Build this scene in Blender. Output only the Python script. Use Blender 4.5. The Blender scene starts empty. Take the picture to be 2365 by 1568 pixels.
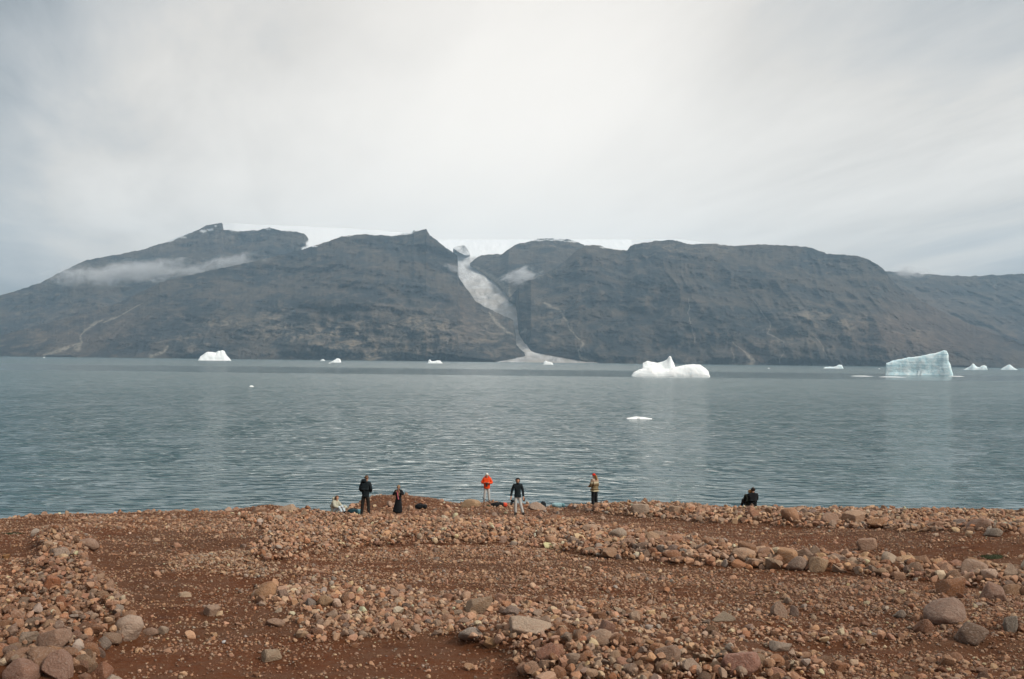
import bpy, bmesh, math, random
import numpy as np
from mathutils import Vector, Matrix

C = bpy.context.scene.collection
SC = bpy.context.scene
R_ = math.radians
rng = np.random.default_rng(11)
random.seed(5)

# ------------------------------------------------------------------ camera
CAM_Z = 12.0
PITCH, ROLL = R_(1.17), R_(0.65)
F_ = np.array([0, math.cos(PITCH), math.sin(PITCH)])
R0 = np.array([1.0, 0, 0]); U0 = np.array([0, -math.sin(PITCH), math.cos(PITCH)])
RT = math.cos(ROLL) * R0 + math.sin(ROLL) * U0
UP = math.cos(ROLL) * U0 - math.sin(ROLL) * R0
cd = bpy.data.cameras.new('camera'); cam = bpy.data.objects.new('camera', cd); C.objects.link(cam)
cd.lens = 35; cd.sensor_width = 36; cd.clip_start = 0.5; cd.clip_end = 60000
cam.matrix_world = Matrix(((RT[0], UP[0], -F_[0], 0), (RT[1], UP[1], -F_[1], 0), (RT[2], UP[2], -F_[2], CAM_Z), (0, 0, 0, 1)))
SC.camera = cam
FP = 2364 * 35 / 36.0          # focal length in the pixels the photograph was measured in (2364 wide)
CX, CY = 1182.0, 784.0

def ray(px, py):
    u = (np.asarray(px, float) - CX) / FP; v = (CY - np.asarray(py, float)) / FP
    d = F_ + u[..., None] * RT + v[..., None] * UP
    return d / d[..., 1:2]                      # per metre of y

def project(p):
    q = np.asarray(p, float) - np.array([0, 0, CAM_Z])
    w = q @ F_
    return CX + FP * (q @ RT) / w, CY - FP * (q @ UP) / w

# ------------------------------------------------------------------ light
SUN_AZ, SUN_EL = R_(122), R_(36)                 # azimuth to the right of straight ahead
sun_dir = Vector((math.sin(SUN_AZ) * math.cos(SUN_EL), math.cos(SUN_AZ) * math.cos(SUN_EL), math.sin(SUN_EL)))
sd = bpy.data.lights.new('sun', 'SUN'); sun = bpy.data.objects.new('sun', sd); C.objects.link(sun)
sd.energy = 3.0; sd.angle = R_(10); sd.color = (1.0, 0.93, 0.83)
sun.rotation_euler = sun_dir.to_track_quat('Z', 'Y').to_euler()

def nd(nt, typ, loc=(0, 0), **kw):
    n = nt.nodes.new(typ)
    for k, v in kw.items():
        if hasattr(n, k): setattr(n, k, v)
        else: n.inputs[k].default_value = v
    return n
class NB:
    """small node builder"""
    def __init__(s, nt): s.nt = nt
    def n(s, typ, ins=None, **kw):
        n = s.nt.nodes.new(typ)
        for k, v in kw.items(): setattr(n, k, v)
        for k, v in (ins or {}).items():
            i = n.inputs[k]
            if isinstance(v, bpy.types.NodeSocket): s.nt.links.new(v, i)
            else: i.default_value = v
        return n
    def math(s, op, a, b=None, c=None, clamp=False):
        ins = {0: a}
        if b is not None: ins[1] = b
        if c is not None: ins[2] = c
        n = s.n('ShaderNodeMath', ins, operation=op); n.use_clamp = clamp
        return n.outputs[0]
    def mix(s, f, a, b, blend='MIX'):
        n = s.n('ShaderNodeMix', data_type='RGBA', blend_type=blend)
        for idx, v in ((0, f), (6, a), (7, b)):
            i = n.inputs[idx]
            if isinstance(v, bpy.types.NodeSocket): s.nt.links.new(v, i)
            else: i.default_value = v if idx == 0 or len(v) == 4 else (*v, 1)
        return n.outputs[2]
    def ramp(s, f, stops, interp='LINEAR'):
        n = s.n('ShaderNodeValToRGB', {0: f}); cr = n.color_ramp; cr.interpolation = interp
        while len(cr.elements) < len(stops): cr.elements.new(0.5)
        for e, (p, c) in zip(cr.elements, stops):
            e.position = p; e.color = c if len(c) == 4 else (*c, 1)
        return n.outputs[0]
    def smooth(s, v, a, b, lo=0.0, hi=1.0):
        return s.n('ShaderNodeMapRange', {0: v, 1: a, 2: b, 3: lo, 4: hi}, interpolation_type='SMOOTHSTEP').outputs[0]
    def noise(s, vec, scale, detail=4, rough=0.55, dist=0.0):
        return s.n('ShaderNodeTexNoise', {'Vector': vec, 'Scale': scale, 'Detail': detail, 'Roughness': rough, 'Distortion': dist}).outputs[0]
    def mapping(s, vec, scale=(1, 1, 1), rot=(0, 0, 0), loc=(0, 0, 0)):
        return s.n('ShaderNodeMapping', {'Vector': vec, 'Location': loc, 'Rotation': rot, 'Scale': scale}).outputs[0]
    def vec(s, x, y, z):
        return s.n('ShaderNodeCombineXYZ', {0: x, 1: y, 2: z}).outputs[0]

w = bpy.data.worlds.new('World'); SC.world = w; w.use_nodes = True
nt = w.node_tree; nt.nodes.clear(); b = NB(nt)
tc = b.n('ShaderNodeTexCoord').outputs['Generated']
sp = b.n('ShaderNodeSeparateXYZ', {0: tc}).outputs
zc = b.math('MAXIMUM', sp[2], 0.0)
den = b.math('ADD', zc, 0.10)
cx = b.math('DIVIDE', sp[0], den); cy = b.math('DIVIDE', sp[1], den)
sa = R_(-17)
across = b.math('SUBTRACT', b.math('MULTIPLY', cx, math.cos(sa)), b.math('MULTIPLY', cy, math.sin(sa)))
along = b.math('ADD', b.math('MULTIPLY', cx, math.sin(sa)), b.math('MULTIPLY', cy, math.cos(sa)))
n1 = b.noise(b.vec(b.math('MULTIPLY', across, 1.0), b.math('MULTIPLY', along, 0.30), 3.1), 1.0, 7, 0.55, 0.35)
n2 = b.noise(b.vec(b.math('MULTIPLY', across, 0.42), b.math('MULTIPLY', along, 0.22), 9.2), 1.0, 4, 0.5, 0.6)
n3 = b.noise(b.vec(b.math('MULTIPLY', across, 2.6), b.math('MULTIPLY', along, 0.8), 5.2), 1.0, 6, 0.6, 0.5)
az = b.math('ARCTAN2', sp[0], sp[1])
azs = b.math('SUBTRACT', az, 0.02)
gl = b.math('ADD', 1.0, b.math('MULTIPLY', b.math('POWER', b.math('ABSOLUTE', b.math('DIVIDE', azs, 0.32)), 2.2), 1.0))
glow = b.math('DIVIDE', 1.0, gl)                                  # thinner cloud straight ahead
right = b.smooth(az, 0.15, 0.5)
el_dark = b.smooth(sp[2], 0.20, 0.36)
L = b.math('ADD', 0.17, b.math('MULTIPLY', glow, 1.16))
L = b.math('ADD', L, b.math('MULTIPLY', right, 0.30))
L = b.math('SUBTRACT', L, b.math('MULTIPLY', el_dark, 0.26))
cl = b.math('ADD', b.math('MULTIPLY', b.math('SUBTRACT', n1, 0.5), 1.25), b.math('MULTIPLY', b.math('SUBTRACT', n2, 0.5), 1.5))
cl = b.math('ADD', cl, b.math('MULTIPLY', b.math('SUBTRACT', n3, 0.5), 0.45))
amp = b.math('ADD', 0.58, b.math('MULTIPLY', b.math('SUBTRACT', 1.0, glow), 0.55))
amp = b.math('MULTIPLY', amp, b.smooth(sp[2], 0.0, 0.12, 0.35, 1.0))
L = b.math('ADD', L, b.math('MULTIPLY', cl, amp))
L = b.math('MAXIMUM', L, 0.05)
L = b.math('DIVIDE', L, b.math('POWER', b.math('ADD', 1.0, b.math('POWER', b.math('DIVIDE', L, 1.20), 5.0)), 0.2))   # thick cloud never gets brighter than this
g2 = b.math('DIVIDE', 1.0, b.math('ADD', 1.0, b.math('POWER', b.math('ABSOLUTE', b.math('DIVIDE', b.math('ADD', az, 0.05), 0.16)), 2.0)))
L = b.math('ADD', L, b.math('MULTIPLY', b.math('MULTIPLY', g2, b.math('MULTIPLY', b.smooth(sp[2], 0.37, 0.47), b.smooth(sp[2], 0.90, 0.6))), 5.5))   # added bright sky above the frame, for the sheen on the water
zen = b.smooth(sp[2], 0.36, 0.95)
L = b.math('ADD', L, b.math('MULTIPLY', zen, 0.45))
back = b.smooth(sp[1], 0.25, -0.7)
L = b.math('ADD', L, b.math('MULTIPLY', back, 0.30))
L = b.math('MAXIMUM', L, 0.12)
tint = b.ramp(L, [(0.15, (0.84, 0.96, 1.06)), (0.5, (0.96, 0.99, 1.01)), (0.80, (1.06, 1.0, 0.925))])
ccol = b.n('ShaderNodeVectorMath', {0: tint, 3: b.math('MULTIPLY', L, 10.0)}, operation='SCALE').outputs[0]
sky = b.n('ShaderNodeTexSky', sky_type='NISHITA', sun_disc=False, sun_elevation=SUN_EL, sun_rotation=SUN_AZ)
col = b.mix(0.96, sky.outputs[0], ccol)
bg = b.n('ShaderNodeBackground', {'Color': col, 'Strength': 0.1})
nt.links.new(bg.outputs[0], b.n('ShaderNodeOutputWorld').inputs[0])

SC.view_settings.view_transform = 'Standard'; SC.view_settings.look = 'None'
SC.view_settings.exposure = 0.0; SC.view_settings.gamma = 1.0
SC.render.engine = 'CYCLES'
cy_ = SC.cycles
cy_.max_bounces = 6; cy_.diffuse_bounces = 3; cy_.glossy_bounces = 3; cy_.volume_bounces = 1; cy_.transparent_max_bounces = 12
cy_.use_denoising = True; cy_.use_adaptive_sampling = False
cy_.sample_clamp_indirect = 6.0
cy_.volume_max_steps = 256

# ------------------------------------------------------------------ helpers
_perm = np.random.default_rng(99).permutation(256); _perm = np.concatenate([_perm, _perm, _perm])
_g3 = np.random.default_rng(98).normal(size=(256, 3)); _g3 /= np.linalg.norm(_g3, axis=1)[:, None]
def pnoise(x, y, z=0.0):
    x, y, z = np.broadcast_arrays(np.asarray(x, float), np.asarray(y, float), np.asarray(z, float))
    xi, yi, zi = np.floor(x).astype(int), np.floor(y).astype(int), np.floor(z).astype(int)
    xf, yf, zf = x - xi, y - yi, z - zi
    f = lambda t: t * t * t * (t * (t * 6 - 15) + 10)
    u, v, w_ = f(xf), f(yf), f(zf)
    def g(i, j, k):
        h = _perm[_perm[_perm[(xi + i) & 255] + ((yi + j) & 255)] + ((zi + k) & 255)]
        gr = _g3[h]
        return gr[..., 0] * (xf - i) + gr[..., 1] * (yf - j) + gr[..., 2] * (zf - k)
    l = lambda a, c, t: a + (c - a) * t
    return l(l(l(g(0, 0, 0), g(1, 0, 0), u), l(g(0, 1, 0), g(1, 1, 0), u), v),
             l(l(g(0, 0, 1), g(1, 0, 1), u), l(g(0, 1, 1), g(1, 1, 1), u), v), w_) * 1.5
def fbm(x, y, z=0.0, o=5, gain=0.5, ridged=False):
    s = 0; a = 1.0; t = 0; k = 1.0
    for i in range(o):
        n = pnoise(np.asarray(x) * k + 17.3 * i, np.asarray(y) * k - 9.1 * i, np.asarray(z) * k + 3.7 * i)
        if ridged: n = 1 - 2 * np.abs(n)
        s = s + a * n; t += a; a *= gain; k *= 2.03
    return s / t
def sstep(x, a, c):
    t = np.clip((np.asarray(x, float) - a) / (c - a), 0, 1); return t * t * (3 - 2 * t)

def mesh_np(name, V, F, smooth=True, attrs=None):
    """V (n,3), F (m,k) all faces of one size"""
    me = bpy.data.meshes.new(name); F = np.asarray(F, np.int32); k = F.shape[1]
    me.vertices.add(len(V)); me.vertices.foreach_set('co', np.ascontiguousarray(V, np.float32).ravel())
    me.loops.add(F.size); me.loops.foreach_set('vertex_index', np.ascontiguousarray(F.ravel()))
    me.polygons.add(len(F)); me.polygons.foreach_set('loop_start', np.arange(0, F.size, k, dtype=np.int32))
    me.polygons.foreach_set('use_smooth', np.full(len(F), smooth, bool))
    me.update(calc_edges=True)
    for an, a in (attrs or {}).items():
        a = np.asarray(a, np.float32)
        if a.ndim == 1:
            at = me.attributes.new(an, 'FLOAT', 'POINT'); at.data.foreach_set('value', a)
        else:
            at = me.attributes.new(an, 'FLOAT_COLOR', 'POINT')
            c4 = np.ones((len(a), 4), np.float32); c4[:, :3] = a; at.data.foreach_set('color', c4.ravel())
    return me
def grid_faces(ny, nx):
    i = np.arange(ny * nx).reshape(ny, nx)
    return np.stack([i[:-1, :-1], i[:-1, 1:], i[1:, 1:], i[1:, :-1]], -1).reshape(-1, 4)
def link(name, me, mat=None, parent=None, loc=None):
    o = bpy.data.objects.new(name, me); C.objects.link(o)
    if mat is not None:
        me.materials.clear(); me.materials.append(mat)
    if parent is not None: o.parent = parent
    if loc is not None: o.location = loc
    return o
def tag(o, label=None, cat=None, group=None, kind=None):
    if label: o['label'] = label
    if cat: o['category'] = cat
    if group: o['group'] = group
    if kind: o['kind'] = kind
    return o
def empty(name, loc, rz=0.0):
    o = bpy.data.objects.new(name, None); C.objects.link(o); o.location = loc; o.rotation_euler = (0, 0, rz)
    o.empty_display_size = 0.2
    return o
def mat_new(name):
    m = bpy.data.materials.new(name); m.use_nodes = True; m.node_tree.nodes.clear()
    return m, NB(m.node_tree)
def finish(m, b, base, rough=0.8, normal=None, spec=0.3, **kw):
    ins = {'Base Color': base if isinstance(base, bpy.types.NodeSocket) else (*base, 1), 'Roughness': rough, 'Specular IOR Level': spec}
    if normal is not None: ins['Normal'] = normal
    ins.update(kw)
    p = b.n('ShaderNodeBsdfPrincipled', ins)
    b.nt.links.new(p.outputs[0], b.n('ShaderNodeOutputMaterial').inputs['Surface'])
    return m
def bump(b, h, dist, strength=1.0):
    return b.n('ShaderNodeBump', {'Height': h, 'Distance': dist, 'Strength': strength}).outputs[0]
def interp(x, pts):
    p = np.array(pts, float); return np.interp(x, p[:, 0], p[:, 1])

def cloth(name, col, var=0.25, scale=14, rough=0.85, bumpd=0.012):
    m, b = mat_new(name)
    t = b.n('ShaderNodeTexCoord').outputs['Object']
    n = b.noise(t, scale, 4, 0.6)
    c = b.mix(n, tuple(v * (1 - var) for v in col), tuple(min(1, v * (1 + var)) for v in col))
    return finish(m, b, c, rough, bump(b, b.noise(t, 9, 3), bumpd), 0.2)

# ------------------------------------------------------------------ the shore terrace
CREST = [(-700, 1215, 36), (-300, 1215, 38), (0, 1207, 41), (60, 1201, 42), (130, 1193, 43), (300, 1188, 45), (470, 1187, 46), (560, 1184, 46.5),
         (690, 1188, 48.5), (780, 1190, 50), (830, 1185, 54), (900, 1178, 58), (980, 1172, 60), (1060, 1168, 62), (1128, 1161, 64), (1230, 1169, 61), (1300, 1174, 57),
         (1376, 1176, 53), (1450, 1177, 51), (1700, 1187, 48.5), (2000, 1189, 48.5), (2364, 1193, 48), (2800, 1196, 47), (3200, 1196, 47)]
CREST = np.array(CREST, float)
CREST_Z = CAM_Z + CREST[:, 2] * ray(CREST[:, 0], CREST[:, 1])[:, 2]

# areas of the beach, measured on the photograph, later looked up from world positions
ZONES = [  # name, polygon, stones per m2 at a typical size (m), spread, share of ground raised
 ('bank', [(95,1238),(150,1222),(195,1250),(205,1300),(192,1312),(240,1345),(272,1388),(300,1420),(312,1448),(295,1472),(255,1488),(225,1520),(205,1600),(-200,1600),(-200,1400),(30,1365),(60,1330),(90,1290)]),
 ('bank_fine', [(-200,1300),(80,1285),(95,1300),(60,1335),(30,1368),(-200,1400)]),
 ('crest_right', [(1300,1172),(1345,1168),(1500,1166),(1700,1178),(2000,1180),(2500,1188),(2500,1240),(2250,1228),(1950,1222),(1650,1208),(1500,1196),(1400,1188)]),
 ('mid_band', [(560,1192),(700,1185),(800,1192),(960,1202),(1180,1206),(1330,1206),(1400,1217),(1560,1240),(1700,1262),(1850,1276),(2000,1288),(2150,1300),(2364,1315),(2500,1320),(2500,1385),(2364,1375),(2200,1348),(2050,1335),(1900,1320),(1700,1312),(1560,1302),(1390,1287),(1200,1257),(1000,1256),(800,1266),(690,1290),(590,1302),(575,1270),(620,1245),(590,1215)]),
 ('tongue', [(385,1300),(470,1280),(560,1268),(650,1298),(640,1320),(590,1336),(470,1322),(395,1318)]),
 ('low_band', [(600,1330),(700,1318),(780,1342),(1000,1368),(1250,1388),(1450,1408),(1700,1440),(1900,1452),(2050,1470),(2120,1500),(1900,1500),(1700,1488),(1450,1470),(1200,1456),(1000,1470),(850,1478),(700,1480),(690,1440),(600,1398),(585,1365)]),
 ('front_heap', [(1040,1462),(1180,1448),(1250,1452),(1450,1478),(1700,1498),(1880,1520),(1920,1600),(1230,1600),(1180,1510),(1090,1490)]),
 ('right_slope', [(1740,1345),(2000,1335),(2150,1360),(2500,1395),(2500,1600),(2350,1540),(2120,1500),(2000,1470),(1880,1440),(1760,1400)]),
 ('right_front', [(1880,1520),(2120,1505),(2350,1545),(2500,1610),(1920,1610)]),
 ('mid_fine', [(690,1292),(800,1268),(1000,1258),(1200,1260),(1390,1290),(1560,1306),(1740,1318),(2000,1335),(1740,1345),(1760,1400),(1880,1440),(1700,1438),(1450,1406),(1250,1386),(1000,1366),(780,1340),(700,1316)]),
 ('crest_left', [(130,1190),(330,1183),(560,1180),(600,1172),(690,1170),(690,1190),(560,1200),(590,1218),(620,1245),(500,1258),(480,1230),(330,1222),(200,1222)]),
 ('mound', [(800,1172),(850,1150),(930,1146),(1000,1158),(1060,1168),(1300,1172),(1300,1200),(1180,1204),(960,1200),(800,1192)]),
]
ZN = [z[0] for z in ZONES]
def in_poly(px, py, poly):
    r = np.zeros(px.shape, bool); n = len(poly)
    for i in range(n):
        x1, y1 = poly[i]; x2, y2 = poly[(i + 1) % n]
        if y1 == y2: continue
        c = ((y1 > py) != (y2 > py)) & (px < (x2 - x1) * (py - y1) / (y2 - y1) + x1)
        r ^= c
    return r
def zone_of(px, py):
    z = np.full(px.shape, -1)
    px = np.clip(px, -185, 2485)
    wx = px + 9 * pnoise(px / 40, py / 16, 2.2); wy = py + 4 * pnoise(px / 40, py / 16, 7.7)
    for i, (nme, poly) in enumerate(ZONES):
        z[(z < 0) & in_poly(wx, wy, poly)] = i
    return z
# soft relief: heaps of stones stand proud of the bare soil
_gx = np.arange(-240, 2604, 6.0); _gy = np.arange(1130, 1640, 3.0)
_GX, _GY = np.meshgrid(_gx, _gy); _zid = zone_of(_GX, _GY)
_lift = np.array([0.55, 0.10, 0.30, 0.22, 0.06, 0.14, 0.30, 0.14, 0.12, 0.03, 0.05, 0.04, 0.0])[_zid]
def blur(a, k, ax):
    ker = np.ones(k) / k
    return np.apply_along_axis(lambda r: np.convolve(np.pad(r, k // 2, mode='edge'), ker, 'valid'), ax, a)
for _ in range(2): _lift = blur(blur(_lift, 5, 0), 9, 1)
def lift(px, py):
    fx = np.clip((px - _gx[0]) / 6.0, 0, len(_gx) - 1.001); fy = np.clip((py - _gy[0]) / 3.0, 0, len(_gy) - 1.001)
    i, j = fx.astype(int), fy.astype(int); u, v = fx - i, fy - j
    return (_lift[j, i] * (1 - u) + _lift[j, i + 1] * u) * (1 - v) + (_lift[j + 1, i] * (1 - u) + _lift[j + 1, i + 1] * u) * v
MOUNDS = [(900, 57.5, 3.0, 2.6, 0.75), (975, 60, 2.4, 2.0, 0.35), (640, 47.5, 1.4, 1.3, 0.38), (1520, 50.5, 3, 1.5, 0.12), (2330, 34, 5, 5, 0.7), (2230, 24, 2.2, 3, 0.25)]
Z20 = 5.85
def ground(x, y, fine=True):
    x, y = np.broadcast_arrays(np.asarray(x, float), np.asarray(y, float))
    s = CX + FP * x / np.maximum(y, 20.0)
    D = np.interp(s, CREST[:, 0], CREST[:, 2]); zc_ = np.interp(s, CREST[:, 0], CREST_Z)
    D = D + 0.5 * pnoise(x / 2.2, 3.3); zc_ = zc_ + 0.06 * pnoise(x / 1.7, 8.1)
    t = np.clip((y - 20) / (D - 20), 0, 1)
    z = Z20 + (zc_ - Z20) * t ** 1.7
    z = z + np.where(y < 20, (20 - y) * 0.22 * sstep(y, 21, 14) , 0)
    dd = np.maximum(y - D, 0)
    z = z - (0.17 * dd * sstep(dd, -1, 3) + 0.010 * dd * dd)
    for ms, my, rx, ry, h in MOUNDS:
        mx = (ms - CX) / FP * my
        z = z + h * np.exp(-((x - mx) / rx) ** 2 - ((y - my) / ry) ** 2)
    vis = sstep(y, 15, 19) * (1 - sstep(y, 66, 72))
    px, py = project(np.stack([x, np.maximum(y, 15), z], -1))
    z = z + vis * lift(px, py)
    z = z + vis * (0.16 * fbm(x / 5.0, y / 3.2, 1.1, 3) + 0.075 * fbm(x / 1.1, y / 0.8, 4.0, 4))
    if fine: z = z + vis * 0.035 * fbm(x / 0.3, y / 0.3, 6.0, 3)
    return np.maximum(z, -8.0)

def soil_material():
    m, b = mat_new('soil')
    t = b.n('ShaderNodeTexCoord').outputs['Object']
    big = b.noise(t, 0.16, 5, 0.6, 0.6); mid = b.noise(b.mapping(t, (1, 1.8, 1)), 0.9, 6, 0.65); fin = b.noise(t, 9.0, 6, 0.7); grit = b.noise(t, 30.0, 3, 0.6)
    c = b.mix(b.smooth(big, 0.35, 0.65), (0.122, 0.036, 0.010), (0.100, 0.039, 0.016))
    c = b.mix(b.smooth(mid, 0.45, 0.68, 0, 0.8), c, (0.125, 0.060, 0.033))
    c = b.mix(b.smooth(mid, 0.48, 0.30, 0, 0.75), c, (0.055, 0.017, 0.007))
    c = b.mix(b.smooth(fin, 0.45, 0.72, 0, 0.55), c, (0.14, 0.076, 0.045))
    c = b.mix(b.smooth(fin, 0.45, 0.25, 0, 0.5), c, (0.07, 0.03, 0.017))
    c = b.mix(b.smooth(grit, 0.60, 0.72, 0, 0.7), c, (0.21, 0.14, 0.10))
    h = b.math('ADD', b.math('MULTIPLY', fin, 1.0), b.math('MULTIPLY', grit, 0.5))
    return finish(m, b, c, 0.95, bump(b, h, 0.07), 0.15)

xs = np.concatenate([-np.geomspace(46, 900, 40)[::-1], np.arange(-45.6, 45.7, 0.16), np.geomspace(46, 900, 40)])
ys = np.concatenate([np.arange(-120, 14, 4.0), np.arange(14, 20, 0.4), np.arange(20, 34, 0.13), np.arange(34, 68, 0.18), np.arange(68, 76, 0.8), np.arange(77, 110, 3)])
GX, GY = np.meshgrid(xs, ys)
GZ = ground(GX, GY)
me = mesh_np('ground', np.stack([GX, GY, GZ], -1).reshape(-1, 3), grid_faces(len(ys), len(xs)))
tag(link('ground', me, soil_material()), 'reddish brown soil terrace above the fjord', 'ground', kind='structure')

def hit(px, py, r0=14.0, r1=75.0):
    """first point of the terrace seen at a photograph pixel"""
    d = ray(px, py); ts = np.arange(r0, r1, 0.05)
    P = np.array([0, 0, CAM_Z]) + ts[:, None] * d
    below = P[:, 2] <= ground(P[:, 0], P[:, 1], False)
    i = int(np.argmax(below)) if below.any() else int(np.argmin(P[:, 2] - ground(P[:, 0], P[:, 1], False)))
    return P[i]
def at(px, dist):
    x = (px - CX) / FP * dist
    return np.array([x, dist, float(ground(x, dist, False))])

# ------------------------------------------------------------------ the fjord
WAVE = 1.1
def water_material():
    m, b = mat_new('water')
    t = b.n('ShaderNodeNewGeometry').outputs['Position']
    s = b.n('ShaderNodeSeparateXYZ', {0: t}).outputs
    # calm lanes and ruffled patches lie across the fjord
    lanes = b.noise(b.vec(b.math('MULTIPLY', s[0], 0.0007), b.math('MULTIPLY', s[1], 0.0035), 1.7), 1.0, 3, 0.5, 0.4)
    patch = b.noise(b.vec(b.math('MULTIPLY', s[0], 0.02), b.math('MULTIPLY', s[1], 0.012), 4.7), 1.0, 4, 0.6, 0.8)
    wob = b.noise(b.vec(b.math('MULTIPLY', s[0], 0.0012), 0.0, 0.0), 1.0, 2)
    yl = b.math('ADD', s[1], b.math('MULTIPLY', b.math('SUBTRACT', wob, 0.5), 120.0))
    calm = b.math('MULTIPLY', b.smooth(yl, 735, 765), b.smooth(yl, 1420, 1150))
    far = b.smooth(yl, 1150, 1500)
    calm = b.math('MULTIPLY', calm, b.smooth(lanes, 0.30, 0.46, 0.7, 1.0))
    # slopes are taken over a fixed step, so waves keep their steepness far away
    def waves(ox, oy):
        x = b.math('ADD', s[0], ox); y = b.math('ADD', s[1], oy)
        xr = b.math('ADD', x, b.math('MULTIPLY', y, 0.16))
        w1 = b.noise(b.vec(b.math('MULTIPLY', xr, 0.34), b.math('MULTIPLY', y, 0.66), 0.3), 1.0, 1.2, 0.35, 0.8)
        w2 = b.noise(b.vec(b.math('MULTIPLY', x, 0.60), b.math('MULTIPLY', y, 1.0), 5.3), 1.0, 1.0, 0.4, 0.4)
        w3 = b.noise(b.vec(b.math('MULTIPLY', xr, 0.055), b.math('MULTIPLY', y, 0.13), 7.3), 1.0, 1.0, 0.4, 0.5)
        return b.math('ADD', b.math('ADD', b.math('MULTIPLY', w1, 1.05), b.math('MULTIPLY', w2, 0.22)), b.math('MULTIPLY', w3, 1.2))
    E = 0.12
    h0 = waves(0.0, 0.0)
    sx = b.math('DIVIDE', b.math('SUBTRACT', waves(E, 0.0), h0), -E)
    sy = b.math('DIVIDE', b.math('SUBTRACT', waves(0.0, E), h0), -E)
    k = b.math('MULTIPLY', b.math('SUBTRACT', 1.0, b.math('MULTIPLY', calm, 0.80)), b.smooth(patch, 0.25, 0.75, 0.6, 1.2))
    gust = b.noise(b.vec(b.math('MULTIPLY', s[0], 0.13), b.math('MULTIPLY', s[1], 0.085), 2.9), 1.0, 4, 0.6, 1.0)
    k = b.math('MULTIPLY', k, b.smooth(gust, 0.34, 0.66, 0.35, 1.75))
    k = b.math('MULTIPLY', k, b.math('MULTIPLY', b.smooth(s[1], 70, 200, 0.34, 1.0), WAVE))
    bn = b.n('ShaderNodeVectorMath', {0: b.vec(b.math('MULTIPLY', sx, k), b.math('MULTIPLY', sy, k), 1.0)}, operation='NORMALIZE').outputs[0]
    deep = b.mix(patch, (0.013, 0.062, 0.073), (0.022, 0.084, 0.094))
    rough = b.math('ADD', 0.12, b.math('MULTIPLY', b.smooth(yl, 120, 600), 0.10))
    rough = b.math('SUBTRACT', rough, b.math('MULTIPLY', calm, 0.10))
    return finish(m, b, deep, rough, bn, 0.5, IOR=1.33)
wx = np.concatenate([-np.geomspace(400, 9300, 10)[::-1], np.linspace(-300, 300, 7), np.geomspace(400, 9300, 10)])
wy = np.concatenate([[-550, -300], np.linspace(0, 800, 9), np.geomspace(1200, 10700, 10)])
WX, WY = np.meshgrid(wx, wy)
tag(link('water', mesh_np('water', np.stack([WX, WY, 0 * WX], -1).reshape(-1, 3), grid_faces(len(wy), len(wx))), water_material()),
    'rippled grey green fjord water', 'water', kind='structure')

# ------------------------------------------------------------------ mountains across the fjord
def dist_poly(px, py, pts):
    d = np.full(px.shape, 1e9)
    for (x1, y1, w1), (x2, y2, w2) in zip(pts[:-1], pts[1:]):
        L2 = (x2 - x1) ** 2 + (y2 - y1) ** 2
        t = np.clip(((px - x1) * (x2 - x1) + (py - y1) * (y2 - y1)) / L2, 0, 1)
        dd = np.hypot(px - x1 - t * (x2 - x1), py - y1 - t * (y2 - y1)) / (w1 + (w2 - w1) * t)
        d = np.minimum(d, dd)
    return d
SCREE = [  # pale gullies and fans, traced: x, y, half width
 [(240,738,2),(222,745,5),(192,765,3),(184,775,2.5),(190,790,4),(178,805,10)], [(190,790,3),(150,806,6),(100,820,5)], [(388,800,2),(378,812,4),(350,824,9)],
 [(330,700,1),(290,720,2),(240,745,2)],
 [(1300,715,1.5),(1302,735,2),(1312,755,2),(1332,780,2.5),(1345,792,3),(1338,812,4),(1340,826,4),(1370,836,10)], [(1256,700,4),(1290,715,4),(1310,745,3)],
 [(1738,690,1.2),(1765,730,1.6),(1780,750,1.6),(1770,770,1.8),(1792,778,1.6),(1810,790,1.8),(1808,815,1.4),(1800,838,1.6)],
 [(1690,790,1.5),(1720,815,3),(1740,832,6),(1735,840,10)], [(1875,770,1.2),(1900,800,1.6),(1912,836,1.6)], [(1590,690,1),(1592,740,1),(1605,790,1)], [(1690,800,1.5),(1695,836,2)],
 [(1128,722,3),(1150,748,6),(1170,765,4),(1189,775,2)], [(1215,760,3),(1190,778,2)], [(1096,616,5),(1125,638,13),(1165,668,17),(1180,690,8)]]
OUTCROP = [  # paler bare rock: centre, radii, strength
 (820,800,90,26,1.0),(760,765,130,22,.8),(930,745,110,22,.7),(1010,775,90,50,.75),(640,770,70,30,.6),(640,735,60,14,.6),(850,822,60,10,1.1),(500,745,60,14,.8),
 (430,790,60,20,.5),(180,740,70,40,.35),(90,790,60,25,.3),(520,545,60,14,.4),(700,545,20,10,.3),(1130,765,60,50,.6),(1270,740,40,45,.55),(1960,745,110,30,.8),(2110,770,70,26,.9),(1850,730,60,20,.4),
 (1800,800,120,30,.35),(1550,570,60,12,.6),(1280,565,60,8,.5),(1660,580,80,12,.4),(2050,800,80,30,.4)]
REDDISH = [(2200,780,180,50,1.0),(2060,760,120,60,.6),(1080,740,60,60,.5),(200,760,140,60,.5),(480,560,120,40,.4),(2150,700,80,50,.5),(1740,815,50,30,.8)]
def blobs(px, py, lst):
    v = 0
    for cx_, cy__, rx, ry, s in lst: v = v + s * np.exp(-((px - cx_) / rx) ** 2 - ((py - cy__) / ry) ** 2)
    return v

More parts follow.
